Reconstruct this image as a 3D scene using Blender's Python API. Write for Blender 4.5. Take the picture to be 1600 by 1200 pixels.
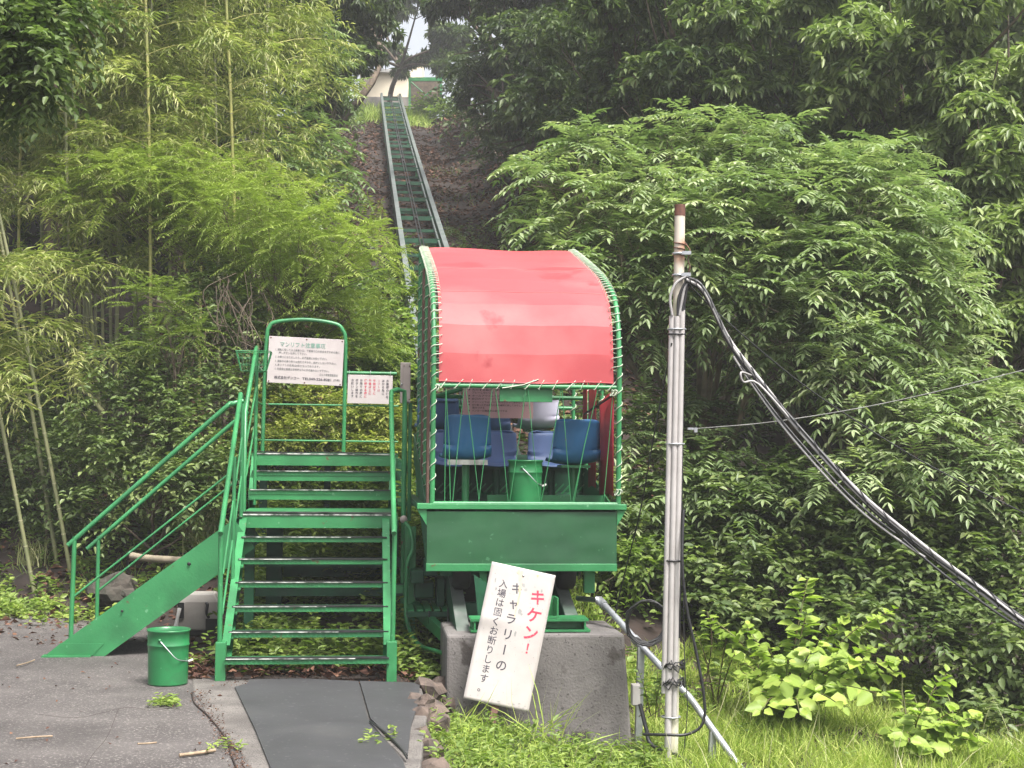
import bpy, math, numpy as np
from mathutils import Vector, Matrix
S = bpy.context.scene
for _o in list(bpy.data.objects): bpy.data.objects.remove(_o)
COL = S.collection

# ------------------------------------------------------------------ camera, sky, sun, exposure
HC, FPX, PITCH, ROLL, AX = 1.6, 2340.0, math.radians(2.45), math.radians(0.5), math.radians(5.77)
cam = bpy.data.cameras.new('camera'); cam.lens = 36*FPX/1600; cam.sensor_width = 36
cam.clip_start = 0.05; cam.clip_end = 2000
camo = bpy.data.objects.new('camera', cam); COL.objects.link(camo)
camo.matrix_world = Matrix.Translation((0, 0, HC)) @ Matrix.Rotation(math.pi/2+PITCH, 4, 'X') @ Matrix.Rotation(ROLL, 4, 'Z')
S.camera = camo
SUN_EL, SUN_AZ = math.radians(61), math.radians(145)     # azimuth measured clockwise from +Y
W = bpy.data.worlds.new('World'); S.world = W; W.use_nodes = True
nt = W.node_tree; bg = nt.nodes['Background']
sk = nt.nodes.new('ShaderNodeTexSky'); sk.sky_type = 'NISHITA'; sk.sun_disc = False
sk.sun_elevation = SUN_EL; sk.sun_rotation = SUN_AZ; sk.air_density = 1.0; sk.dust_density = 6.0; sk.ozone_density = 1.0
hs = nt.nodes.new('ShaderNodeHueSaturation'); hs.inputs['Saturation'].default_value = .30     # overcast: a whiter sky
nt.links.new(sk.outputs[0], hs.inputs['Color']); nt.links.new(hs.outputs[0], bg.inputs[0]); bg.inputs[1].default_value = 0.14
sl = bpy.data.lights.new('sun', 'SUN'); sl.energy = 3.6; sl.angle = math.radians(22); sl.color = (1, .96, .9)
so = bpy.data.objects.new('sun', sl); COL.objects.link(so)
_sd = Vector((math.sin(SUN_AZ)*math.cos(SUN_EL), math.cos(SUN_AZ)*math.cos(SUN_EL), math.sin(SUN_EL)))
so.rotation_euler = _sd.to_track_quat('Z', 'Y').to_euler()
S.view_settings.view_transform = 'Standard'; S.view_settings.look = 'None'
S.view_settings.exposure = 1.15; S.view_settings.gamma = 1; S.view_settings.use_curve_mapping = False
S.render.engine = 'CYCLES'
cy = S.cycles; cy.max_bounces = 9; cy.diffuse_bounces = 6; cy.glossy_bounces = 2; cy.transmission_bounces = 4
cy.transparent_max_bounces = 4; cy.caustics_reflective = False; cy.caustics_refractive = False
cy.use_adaptive_sampling = True; cy.adaptive_threshold = 0.02; cy.use_denoising = True

# ------------------------------------------------------------------ frames of reference
U = np.array([math.cos(AX), math.sin(AX), 0]); V = np.array([-math.sin(AX), math.cos(AX), 0]); Z = np.array([0, 0, 1.])
C0 = np.array([0, 0, HC])
_R = np.array([1, 0, 0.]); _F = np.array([0, math.cos(PITCH), math.sin(PITCH)]); _Up = np.array([0, -math.sin(PITCH), math.cos(PITCH)])
_Rr = math.cos(ROLL)*_R+math.sin(ROLL)*_Up; _Ur = -math.sin(ROLL)*_R+math.cos(ROLL)*_Up
def L(u, v, z=0.): return U*u+V*v+Z*z
def ray(x, y): return _F+_Rr*((x-800)/FPX)+_Ur*((600-y)/FPX)
def pY(x, y, Y):
    d = ray(x, y); return C0+d*(Y/d[1])
def pv(x, y, v):
    d = ray(x, y); return C0+d*(v/(d@V))
def pz(x, y, z=0.):
    d = ray(x, y); return C0+d*((z-HC)/d[2])
rng = np.random.default_rng(11)
def nrm(a): return a/np.maximum(np.linalg.norm(a, axis=-1, keepdims=True), 1e-9)
def sst(x, a, b):
    t = np.clip((x-a)/(b-a), 0, 1); return t*t*(3-2*t)
def wob(x, y, s=1.0, seed=0.0):
    return (np.sin(x*1.7*s+seed)*np.cos(y*1.3*s-seed*2)+.5*np.sin(x*3.9*s+y*2.7*s+seed*3)+.3*np.sin(x*7.1*s-y*6.3*s+seed*5))/1.8
def ground_z(u, v):
    u = np.asarray(u, float); v = np.asarray(v, float)
    base = -.015-.17*sst(u, .3, .55)-.23*sst(u, .5, 1.6)-.06*np.clip(u-1.6, 0, 14)
    vs = np.interp(u, [-9, -6, -2.6, -1.2, .4, 1, 2.2, 3.2, 4.5, 8, 14], [17, 16.4, 14.7, 12.9, 11.3, 10.5, 10.6, 11.6, 12.6, 15, 17])
    t = np.clip(v-vs, -4, 58); up = .305*(np.sqrt(t*t+.07)+t)/2
    up = np.minimum(up, .305*52)
    far = sst(v, 15, 26)
    side = far*(1.2*sst(u, 2.2, 4.2)+1.0*sst(-u, .3, 2.2)+.22*np.clip(np.abs(u-1.1)-4, 0, 25))*(1-sst(v, 60, 66))
    rough = sst(np.abs(v-9), 2.5, 8)+sst(u, 1.6, 3)
    return base+up+side+np.clip(rough, 0, 1)*.06*wob(u, v, 1.3)
def GZ(p):
    p = np.asarray(p, float); return ground_z(p[..., :3]@U, p[..., :3]@V)
def on_ground(u, v, dz=0.): return L(u, v, float(ground_z(u, v))+dz)

# ------------------------------------------------------------------ materials
def mat(name, col, col2=None, rough=.5, scale=6., detail=4., bump=0., bscale=60., metal=0., spec=.5, lo=.35, hi=.65, chips=None, chip_scale=30., chip_lo=.66, coat=0., rust=None, rust_lo=.70, rust_scale=9., stain=None, stain_scale=1.3, stain_lo=.48):
    m = bpy.data.materials.new(name); m.use_nodes = True; n = m.node_tree.nodes; l = m.node_tree.links
    b = n['Principled BSDF']; b.inputs['Roughness'].default_value = rough; b.inputs['Metallic'].default_value = metal
    b.inputs['Specular IOR Level'].default_value = spec; b.inputs['Coat Weight'].default_value = coat
    tc = n.new('ShaderNodeTexCoord')
    def noise(s, d=4.):
        q = n.new('ShaderNodeTexNoise'); q.inputs['Scale'].default_value = s; q.inputs['Detail'].default_value = d
        l.new(tc.outputs['Object'], q.inputs['Vector']); return q
    def ramp(src, a, c, ca=(0, 0, 0, 1), cb=(1, 1, 1, 1)):
        r = n.new('ShaderNodeValToRGB'); r.color_ramp.elements[0].position = a; r.color_ramp.elements[1].position = c
        r.color_ramp.elements[0].color = ca; r.color_ramp.elements[1].color = cb; l.new(src, r.inputs[0]); return r
    c2 = col2 or tuple(x*.75 for x in col)
    r = ramp(noise(scale, detail).outputs['Fac'], lo, hi, (*c2, 1), (*col, 1)); out = r.outputs[0]
    if chips:
        k = ramp(noise(chip_scale, 6).outputs['Fac'], chip_lo, chip_lo+.03)
        mx = n.new('ShaderNodeMixRGB'); l.new(k.outputs[0], mx.inputs[0]); l.new(out, mx.inputs[1]); mx.inputs[2].default_value = (*chips, 1); out = mx.outputs[0]
    for cc, ss, ll_, wd in ((stain, stain_scale, stain_lo, .22), (rust, rust_scale, rust_lo, .05)):
        if cc:
            k = ramp(noise(ss, 9).outputs['Fac'], ll_, ll_+wd); mx = n.new('ShaderNodeMixRGB'); l.new(k.outputs[0], mx.inputs[0]); l.new(out, mx.inputs[1]); mx.inputs[2].default_value = (*cc, 1); out = mx.outputs[0]
    l.new(out, b.inputs['Base Color'])
    if bump:
        bp = n.new('ShaderNodeBump'); bp.inputs['Strength'].default_value = bump; bp.inputs['Distance'].default_value = .01
        l.new(noise(bscale, 5).outputs['Fac'], bp.inputs['Height']); l.new(bp.outputs[0], b.inputs['Normal'])
    return m
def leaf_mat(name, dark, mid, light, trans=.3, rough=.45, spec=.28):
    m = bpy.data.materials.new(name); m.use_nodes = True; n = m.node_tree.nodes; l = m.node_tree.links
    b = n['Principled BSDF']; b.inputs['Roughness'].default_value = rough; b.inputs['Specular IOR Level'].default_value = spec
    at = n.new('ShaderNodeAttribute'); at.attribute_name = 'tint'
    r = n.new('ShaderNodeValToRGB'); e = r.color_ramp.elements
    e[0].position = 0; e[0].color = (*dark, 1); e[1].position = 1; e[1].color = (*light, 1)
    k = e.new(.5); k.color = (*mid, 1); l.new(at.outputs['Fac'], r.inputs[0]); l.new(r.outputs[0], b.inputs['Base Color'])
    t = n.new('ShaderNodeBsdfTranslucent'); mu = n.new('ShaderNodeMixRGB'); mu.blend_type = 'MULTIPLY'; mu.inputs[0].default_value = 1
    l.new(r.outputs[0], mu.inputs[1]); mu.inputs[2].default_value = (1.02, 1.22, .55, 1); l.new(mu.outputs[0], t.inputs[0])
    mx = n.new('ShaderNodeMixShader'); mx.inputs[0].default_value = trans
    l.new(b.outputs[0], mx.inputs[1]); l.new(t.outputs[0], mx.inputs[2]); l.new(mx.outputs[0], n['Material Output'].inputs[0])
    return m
M = {}
M['green'] = mat('green_paint', (.038, .215, .076), (.025, .155, .055), rough=.38, scale=3.2, detail=8, bump=.15, bscale=45, chips=(.10, .27, .14), chip_scale=22, chip_lo=.675, rust=(.11, .05, .03), rust_lo=.67, rust_scale=9, stain=(.020, .105, .040), stain_scale=2.6, stain_lo=.50)
M['panel'] = mat('green_panel_paint', (.021, .092, .036), (.016, .072, .029), rough=.42, scale=2.2, bump=.14, bscale=7, chips=(.05, .15, .075), chip_scale=20, chip_lo=.67, stain=(.015, .058, .027), stain_scale=1.8, stain_lo=.5, rust=(.10, .045, .028), rust_lo=.73, rust_scale=11)
M['dkgreen'] = mat('dark_shaded_green', (.008, .075, .032), (.005, .04, .02), rough=.5, scale=7, bump=.15)  # darker green; shade put into the colour of parts behind and underneath
M['red'] = mat('red_canvas', (.37, .058, .066), (.32, .047, .054), rough=.62, scale=1.3, detail=7, bump=.35, bscale=3.2, spec=.35, stain=(.42, .115, .115), stain_scale=1.0, stain_lo=.50, rust=(.27, .038, .045), rust_scale=2.2, rust_lo=.60)
M['redside'] = mat('red_curtain', (.45, .03, .05), (.36, .022, .04), rough=.6, scale=2, bump=.15, bscale=8)
M['rope'] = mat('white_rope', (.50, .53, .43), (.34, .40, .30), rough=.8, scale=40)
M['black'] = mat('black_rubber', (.022, .022, .024), (.012, .012, .013), rough=.42, scale=15, bump=.2)
M['white_nose'] = mat('worn_white_edge', (.52, .54, .5), (.05, .06, .05), rough=.6, scale=14, lo=.42, hi=.6)
M['board'] = mat('white_board', (.395, .37, .355), (.35, .32, .305), rough=.5, scale=5)
M['board2'] = mat('notice_board_white', (.45, .405, .40), (.40, .35, .35), rough=.5, scale=4)
M['pink'] = mat('pink_board', (.52, .32, .32), (.46, .28, .28), rough=.5, scale=4)
M['ink'] = mat('ink_dark', (.05, .045, .06), rough=.6)
M['inkgreen'] = mat('ink_faded_green', (.16, .30, .24), rough=.6)
M['inkgrey'] = mat('ink_grey', (.17, .17, .17), rough=.6)
M['inkred'] = mat('ink_red', (.55, .03, .075), rough=.55)
M['inkfade'] = mat('ink_faded_red', (.42, .13, .16), rough=.6)
M['steel'] = mat('galvanised_steel', (.46, .48, .50), (.33, .34, .36), rough=.4, metal=.7, scale=14, bump=.05)
M['railtop'] = mat('worn_rail_steel', (.17, .18, .17), (.08, .11, .09), rough=.3, metal=.0, scale=5, spec=.7)
M['boxsteel'] = mat('brown_grey_box', (.34, .29, .27), (.28, .24, .22), rough=.5, scale=6)
M['brown'] = mat('brown_wood', (.13, .066, .05), (.08, .04, .032), rough=.7, scale=9, bump=.2)
M['conc'] = mat('concrete', (.165, .152, .146), (.085, .078, .075), rough=.9, scale=3.2, detail=12, bump=.5, bscale=60, chips=(.05, .045, .043), chip_scale=40, chip_lo=.63, lo=.3, hi=.7, stain=(.19, .176, .168), stain_scale=2.3, stain_lo=.52, rust=(.06, .052, .048), rust_scale=4.5, rust_lo=.60)
M['apron'] = mat('cement_apron', (.155, .142, .13), (.095, .086, .08), rough=.95, scale=5, detail=12, bump=1., bscale=90, chips=(.065, .058, .055), chip_scale=60, chip_lo=.60, stain=(.07, .062, .057), stain_scale=1.9, stain_lo=.52)
M['asphalt'] = mat('asphalt', (.098, .087, .084), (.055, .048, .047), rough=.8, scale=2.2, detail=12, bump=1.3, bscale=75, chips=(.20, .185, .17), chip_scale=75, chip_lo=.59, stain=(.050, .044, .042), stain_scale=.8, stain_lo=.5)
M['mat'] = mat('grey_rubber_sheet', (.047, .047, .051), (.036, .036, .039), rough=.55, scale=2.2, detail=8, bump=.18, bscale=7, chips=(.085, .085, .09), chip_scale=28, chip_lo=.64, stain=(.062, .061, .061), stain_scale=1.6, stain_lo=.55)
M['rock'] = mat('rock', (.125, .092, .075), (.045, .035, .03), rough=.9, scale=9, detail=8, bump=.8, bscale=30)
M['boulder'] = mat('boulder_stone', (.062, .052, .043), (.026, .026, .018), rough=.95, scale=6, detail=9, bump=.8, bscale=25)
M['redseam'] = mat('faded_red_seam', (.46, .13, .13), rough=.7, scale=6)
M['wire'] = mat('dull_grey_wire', (.16, .16, .15), (.09, .09, .085), rough=.6, scale=9)
M['soil'] = mat('soil', (.034, .021, .016), (.015, .010, .008), rough=.95, scale=2.4, detail=10, bump=.9, bscale=14)  # earth colour lowered: shade of the trees over the track painted in
M['chair'] = mat('blue_plastic', (.042, .165, .35), (.034, .135, .30), rough=.35, scale=3, bump=.03)
M['chairfade'] = mat('faded_blue_plastic', (.085, .145, .31), (.07, .12, .26), rough=.5, scale=3)
M['chairwhite'] = mat('pale_plastic', (.52, .50, .62), (.44, .43, .54), rough=.5, scale=3)
M['tin'] = mat('tin_strip', (.50, .50, .46), (.28, .28, .25), rough=.45, metal=.3, scale=20)
M['pail'] = mat('green_pail_paint', (.024, .185, .062), (.017, .135, .045), rough=.3, scale=4, detail=8, bump=.04, bscale=20, chips=(.09, .22, .12), chip_scale=30, chip_lo=.70, stain=(.03, .10, .045), stain_scale=7, stain_lo=.55)
M['rusty'] = mat('rust_white_paint', (.52, .47, .39), (.33, .175, .10), rough=.6, scale=3.4, detail=8, lo=.36, hi=.50)
M['rust'] = mat('rust', (.15, .065, .042), (.075, .032, .024), rough=.85, scale=20)
M['pvc'] = mat('grey_conduit', (.41, .39, .38), (.34, .32, .31), rough=.4, spec=.5, scale=7, detail=8, stain=(.33, .31, .29), stain_scale=3, stain_lo=.58)
M['polepaint'] = mat('pole_pale', (.58, .54, .44), (.42, .42, .28), rough=.6, scale=3, detail=6)
M['cable'] = mat('black_cable', (.018, .018, .02), rough=.45)
M['cablegrey'] = mat('grey_cable', (.33, .32, .31), (.24, .23, .23), rough=.5, scale=8)
M['plasticgrey'] = mat('grey_plastic', (.36, .34, .31), (.28, .26, .24), rough=.6, scale=5, bump=.1)
M['cream'] = mat('cream_wall', (.74, .66, .52), (.66, .57, .44), rough=.9, scale=1.2)
M['stonewall'] = mat('grey_stone_wall', (.30, .27, .25), (.16, .15, .14), rough=.9, scale=2)
M['whitep'] = mat('white_plaster', (.66, .65, .63), rough=.8)
M['bark'] = mat('bark', (.14, .105, .075), (.065, .05, .038), rough=.9, scale=8, detail=8, bump=.6, bscale=25)
M['barkpale'] = mat('pale_bark', (.26, .22, .16), (.14, .12, .085), rough=.9, scale=7, detail=8, bump=.5, bscale=25)
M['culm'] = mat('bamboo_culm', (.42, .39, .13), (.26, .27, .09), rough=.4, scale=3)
M['culmdim'] = mat('bamboo_culm_shaded', (.20, .20, .10), (.12, .135, .06), rough=.5, scale=3)  # darker copy of the culm colour, dimness of the grove put into it
M['culmnode'] = mat('bamboo_node', (.36, .35, .22), (.2, .2, .12), rough=.7)
M['stemgreen'] = mat('green_stem', (.11, .12, .04), (.09, .06, .03), rough=.6, scale=9)
M['twig'] = mat('dry_twig', (.36, .27, .18), (.2, .15, .10), rough=.9, scale=20)
M['tyre'] = mat('tyre_rubber', (.020, .020, .021), (.012, .012, .012), rough=.75, scale=20, bump=.3, bscale=80)
LM = {}
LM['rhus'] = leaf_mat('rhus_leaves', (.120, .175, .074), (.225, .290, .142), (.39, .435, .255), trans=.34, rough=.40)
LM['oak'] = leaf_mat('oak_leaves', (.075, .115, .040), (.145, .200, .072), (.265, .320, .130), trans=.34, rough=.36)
LM['ever'] = leaf_mat('evergreen_leaves', (.038, .062, .027), (.072, .104, .042), (.14, .182, .070), trans=.30, rough=.4)
LM['bamboo'] = leaf_mat('bamboo_leaves', (.150, .195, .055), (.285, .320, .115), (.48, .47, .23), trans=.38, rough=.45)
LM['mimosa'] = leaf_mat('feathery_leaves', (.140, .185, .045), (.240, .300, .078), (.34, .39, .115), trans=.38, rough=.5)
LM['shrub'] = leaf_mat('shrub_leaves', (.075, .115, .042), (.140, .190, .070), (.235, .285, .105), trans=.30, rough=.4)
LM['azalea'] = leaf_mat('azalea_leaves', (.14, .17, .04), (.26, .29, .07), (.42, .43, .12), trans=.36)
LM['knot'] = leaf_mat('knotweed_leaves', (.150, .225, .040), (.255, .350, .065), (.38, .46, .10), trans=.40, rough=.42)
LM['weed'] = leaf_mat('weed_leaves', (.090, .140, .034), (.175, .250, .060), (.29, .36, .09), trans=.38)
LM['grass'] = leaf_mat('grass_blades', (.180, .250, .045), (.300, .400, .075), (.46, .50, .15), trans=.38, rough=.5)
LM['sedge'] = leaf_mat('sedge_blades', (.14, .165, .06), (.25, .27, .11), (.42, .40, .24), trans=.3)
LM['litter'] = leaf_mat('dead_leaves', (.045, .021, .015), (.085, .040, .028), (.19, .10, .065), trans=.1, rough=.8)  # browns kept low too, carrying the tree shade on the banks
LM['flower'] = leaf_mat('pale_buds', (.22, .20, .05), (.28, .25, .07), (.32, .3, .1), trans=.2)

# ------------------------------------------------------------------ objects, parts, meshes
ORG = {}
def thing(name, label, cat, loc=(0, 0, 0), group=None):
    o = bpy.data.objects.new(name, None); COL.objects.link(o); o.empty_display_size = .2
    o.location = Vector(loc); ORG[o.name] = np.array(loc, float)
    o['label'] = label; o['category'] = cat
    if group: o['group'] = group
    return o
def tag(o, label, cat, group=None, kind=None):
    if label: o['label'] = label
    if cat: o['category'] = cat
    if group: o['group'] = group
    if kind: o['kind'] = kind
    return o
def dup(o, loc=None, rotz=None, scale=None, parent=None, label=None, group=None):
    c = o.copy(); COL.objects.link(c)
    if parent is not None: c.parent = parent
    if loc is not None: c.location = Vector(loc)
    if rotz is not None: c.rotation_euler = (0, 0, rotz)
    if scale is not None: c.scale = (scale,)*3 if np.isscalar(scale) else scale
    if label: c['label'] = label
    if group: c['group'] = group
    for ch in list(o.children): dup(ch, parent=c)
    return c
class MB:
    def __init__(s): s.v = []; s.f = []; s.smooth = []
    def add(s, vs, fs, smooth=False):
        k = len(s.v); s.v.extend([tuple(p) for p in vs]); s.f.extend([tuple(i+k for i in f) for f in fs]); s.smooth.extend([smooth]*len(fs)); return s
    def box(s, c, ex, ey, ez):
        c, ex, ey, ez = map(np.asarray, (c, ex, ey, ez))
        vs = [c+a*ex+b*ey+d*ez for a in (-.5, .5) for b in (-.5, .5) for d in (-.5, .5)]
        fs = [(0, 1, 3, 2), (4, 6, 7, 5), (0, 4, 5, 1), (2, 3, 7, 6), (0, 2, 6, 4), (1, 5, 7, 3)]
        if np.dot(np.cross(ex, ey), ez) < 0: fs = [f[::-1] for f in fs]
        return s.add(vs, fs)
    def uvz(s, u0, u1, v0, v1, z0, z1):
        return s.box(L((u0+u1)/2, (v0+v1)/2, (z0+z1)/2), U*(u1-u0), V*(v1-v0), Z*(z1-z0))
    def bar(s, p, q, w, h, up=Z):
        p, q = np.asarray(p, float), np.asarray(q, float); d = q-p; n = d/np.linalg.norm(d)
        sd = np.cross(n, up); sd = sd/np.linalg.norm(sd); u2 = np.cross(sd, n)
        return s.box((p+q)/2, d, sd*w, u2*h)
    def tube(s, pts, r, seg=8, cap=True):
        pts = np.asarray(pts, float); n = len(pts); r = np.full(n, r) if np.isscalar(r) else np.asarray(r, float)
        t = np.gradient(pts, axis=0); t = nrm(t)
        a = np.array([0, 0, 1.]) if abs(t[0][2]) < .9 else np.array([1., 0, 0])
        x = np.cross(t[0], a); x /= np.linalg.norm(x); vs = []
        for i in range(n):
            x = x-t[i]*(x@t[i]); x /= max(np.linalg.norm(x), 1e-9); y = np.cross(t[i], x)
            for k in range(seg):
                g = 2*math.pi*k/seg; vs.append(pts[i]+r[i]*(math.cos(g)*x+math.sin(g)*y))
        fs = [(i*seg+k, i*seg+(k+1) % seg, (i+1)*seg+(k+1) % seg, (i+1)*seg+k) for i in range(n-1) for k in range(seg)]
        s.add(vs, fs, True)
        if cap and r[0] > 1e-4: s.add(vs[:seg], [tuple(range(seg))[::-1]])
        if cap and r[-1] > 1e-4: s.add(vs[-seg:], [tuple(range(seg))])
        return s
    def lathe(s, c, prof, seg=24, axis=Z, x=U, smooth=True):
        y = np.cross(axis, x); vs = []
        for (r, h) in prof:
            for k in range(seg):
                g = 2*math.pi*k/seg; vs.append(np.asarray(c)+axis*h+r*(math.cos(g)*x+math.sin(g)*y))
        fs = [(i*seg+k, i*seg+(k+1) % seg, (i+1)*seg+(k+1) % seg, (i+1)*seg+k) for i in range(len(prof)-1) for k in range(seg)]
        return s.add(vs, fs, smooth)
    def prism(s, poly, ext):
        ext = np.asarray(ext, float); a = [np.asarray(p, float) for p in poly]; b = [p+ext for p in a]; n = len(a)
        nn = np.zeros(3)
        for i in range(n): nn += np.cross(a[i]-a[0], a[(i+1) % n]-a[0])
        fl = nn@ext > 0
        fs = [tuple(range(n))[::-1] if fl else tuple(range(n)), tuple(range(n, 2*n)) if fl else tuple(range(n, 2*n))[::-1]]
        for i in range(n):
            j = (i+1) % n; q = (i, j, n+j, n+i); fs.append(q if fl else q[::-1])
        return s.add(a+b, fs)
    def build(s, name, m, parent=None, org=None, bevel=0.):
        o0 = np.zeros(3) if org is None else np.asarray(org, float)
        if parent is not None: o0 = ORG[parent.name]
        me = bpy.data.meshes.new(name); me.from_pydata([tuple(np.asarray(p)-o0) for p in s.v], [], s.f)
        me.polygons.foreach_set('use_smooth', s.smooth); me.materials.append(m if not isinstance(m, str) else M[m]); me.update()
        o = bpy.data.objects.new(name, me); COL.objects.link(o)
        if parent is not None: o.parent = parent
        else: o.location = Vector(o0)
        ORG[o.name] = o0
        if bevel:
            b = o.modifiers.new('bevel', 'BEVEL'); b.width = bevel; b.segments = 2; b.limit_method = 'ANGLE'
        return o
def smooth_path(pts, n=24):
    p = np.asarray(pts, float); k = len(p); out = []
    pp = np.vstack([2*p[0]-p[1], p, 2*p[-1]-p[-2]])
    per = max(2, n//(k-1))
    for i in range(k-1):
        a, b, c, d = pp[i:i+4]
        for t in np.linspace(0, 1, per, endpoint=False):
            out.append(.5*((2*b)+(c-a)*t+(2*a-5*b+4*c-d)*t*t+(3*b-a-3*c+d)*t**3))
    out.append(p[-1]); return np.array(out)
def rock(mb, c, r, seed, sub=2):
    import bmesh
    bm = bmesh.new(); bmesh.ops.create_icosphere(bm, subdivisions=sub, radius=1)
    q = np.random.default_rng(seed); ph = q.uniform(0, 6, 6)
    vs = []
    for v in bm.verts:
        d = np.array(v.co); k = 1+.22*math.sin(3*d[0]+ph[0])*math.cos(2.6*d[1]+ph[1])+.16*math.sin(5*d[2]+ph[2]+2*d[0])+.07*q.normal()
        vs.append(np.asarray(c)+d*k*np.asarray(r))
    bm.verts.index_update(); fs = [tuple(v.index for v in f.verts) for f in bm.faces]; bm.free()
    mb.add(vs, fs); return mb

# ------------------------------------------------------------------ leaves
def leaf_object(name, Ls, m, parent=None, six=True, org=None, fold=.18, curl=.18, strip=False, var=0.):
    P, D, N, Ln, Wd, T = [np.concatenate([x[i] for x in Ls]) for i in range(6)]
    if var: T = T+var*wob(P[:, 0], P[:, 2]+.6*P[:, 1], 1.6, 2.2)+var*.6*wob(P[:, 0]+P[:, 1], P[:, 2], 4.1, .7)+np.where(rng.uniform(size=len(T)) < .012, .6, 0)
    o0 = ORG[parent.name] if parent is not None else (np.zeros(3) if org is None else np.asarray(org, float))
    P = P-o0; D = nrm(D); Sd = nrm(np.cross(D, N)); N = np.cross(Sd, D); Ln = Ln[:, None]; Wd = Wd[:, None]; n = len(P)
    if six:
        k = 6; vs = np.empty((n, 6, 3), np.float32)
        vs[:, 0] = P
        a = P+D*Ln*.32+N*Wd*fold; b = P+D*Ln*.68+N*(Wd*fold*.8-Ln*curl*.4)
        vs[:, 1] = a+Sd*Wd*.5; vs[:, 5] = a-Sd*Wd*.5; vs[:, 2] = b+Sd*Wd*.38; vs[:, 4] = b-Sd*Wd*.38
        vs[:, 3] = P+D*Ln-N*Ln*curl
        idx = np.array([0, 5, 4, 3, 0, 3, 2, 1]); per = 4; nf = 2
        if strip: idx = np.array([0, 5, 1, 5, 4, 1, 1, 4, 2, 2, 4, 3]); per = 3; nf = 4
    else:
        k = 4; vs = np.empty((n, 4, 3), np.float32)
        vs[:, 0] = P; a = P+D*Ln*.45+N*Wd*fold
        vs[:, 1] = a+Sd*Wd*.5; vs[:, 3] = a-Sd*Wd*.5; vs[:, 2] = P+D*Ln-N*Ln*curl
        idx = np.array([0, 3, 2, 0, 2, 1]); per = 3; nf = 2
    me = bpy.data.meshes.new(name)
    me.vertices.add(n*k); me.vertices.foreach_set('co', vs.reshape(-1))
    li = (np.arange(n)[:, None]*k+idx[None]).reshape(-1).astype(np.int32)
    me.loops.add(len(li)); me.loops.foreach_set('vertex_index', li)
    me.polygons.add(n*nf); me.polygons.foreach_set('loop_start', np.arange(n*nf, dtype=np.int32)*per)
    me.update(calc_edges=True)
    at = me.attributes.new('tint', 'FLOAT', 'POINT'); at.data.foreach_set('value', np.repeat(np.clip(T, 0, 1), k).astype(np.float32))
    me.materials.append(m); o = bpy.data.objects.new(name, me); COL.objects.link(o)
    if parent is not None: o.parent = parent
    else: o.location = Vector(o0)
    ORG[o.name] = o0
    return o
def pinnate(B, Dv, Ln, npair, ll, lw, droop=.35, spread=1.05, sag=.25, jit=.12, tb=.5, tv=.25):
    B = np.asarray(B, float); Dv = nrm(np.asarray(Dv, float)); Mn = len(B); Ln = np.broadcast_to(np.asarray(Ln, float), (Mn,))
    sd = np.cross(Dv, Z); sd = nrm(sd+1e-4); t = np.linspace(.18, 1, npair)
    pos = B[:, None]+Dv[:, None]*(Ln[:, None]*t)[..., None]-Z*(droop*Ln[:, None]*t**2)[..., None]
    tan = nrm(Dv[:, None]-Z*(2*droop*t)[None, :, None]); out = []
    ft = tb+tv*rng.normal(size=Mn)
    for sg in (-1, 1):
        d = tan*math.cos(spread)+sd[:, None]*sg*math.sin(spread)-Z*sag+rng.normal(size=(Mn, npair, 3))*jit
        d = nrm(d); nn = nrm(np.cross(np.cross(d, np.broadcast_to(Z, d.shape)), d)+rng.normal(size=d.shape)*.15)
        sh = (1-.45*np.abs(t-.45))[None]*(Ln/np.mean(Ln))[:, None]*rng.uniform(.85, 1.15, (Mn, npair))
        out.append((pos.reshape(-1, 3), d.reshape(-1, 3), nn.reshape(-1, 3), (ll*sh).reshape(-1), (lw*sh).reshape(-1), (ft[:, None]+.08*rng.normal(size=(Mn, npair))).reshape(-1)))
    d = tan[:, -1]; nn = nrm(np.cross(np.cross(d, np.broadcast_to(Z, d.shape)), d)+1e-4)
    out.append((pos[:, -1], d, nn, np.full(Mn, ll), np.full(Mn, lw), ft))
    return [tuple(np.concatenate([x[i] for x in out]) for i in range(6))]
def rosettes(Pts, Ax, nf, tilt=1.15, jit=.25):
    """directions of nf sprays fanned about each axis"""
    n = len(Pts); Ax = nrm(Ax); x = nrm(np.cross(Ax, np.array([.31, .17, .93]))); y = np.cross(Ax, x)
    g = (np.arange(nf)[None]*2*math.pi/nf)+rng.uniform(0, 6.28, (n, 1))+rng.normal(size=(n, nf))*.25
    ti = tilt+rng.normal(size=(n, nf))*jit
    d = Ax[:, None]*np.cos(ti)[..., None]+(x[:, None]*np.cos(g)[..., None]+y[:, None]*np.sin(g)[..., None])*np.sin(ti)[..., None]
    return np.repeat(Pts, nf, 0), d.reshape(-1, 3)
def whorl(Pts, Ax, nl, ll, lw, tilt=1.1, sag=.35, tb=.5, tv=.2, lj=.2):
    B, D = rosettes(Pts, Ax, nl, tilt); n = len(B); D = nrm(D-Z*sag)
    nn = nrm(np.cross(np.cross(D, np.broadcast_to(Z, D.shape)), D)+rng.normal(size=D.shape)*.25)
    s = rng.uniform(1-lj*1.5, 1+lj, n); ft = np.repeat(tb+tv*rng.normal(size=len(Pts)), nl)
    return [(B+D*ll*.1, D, nn, ll*s, lw*s, ft+.1*rng.normal(size=n))]
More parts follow.
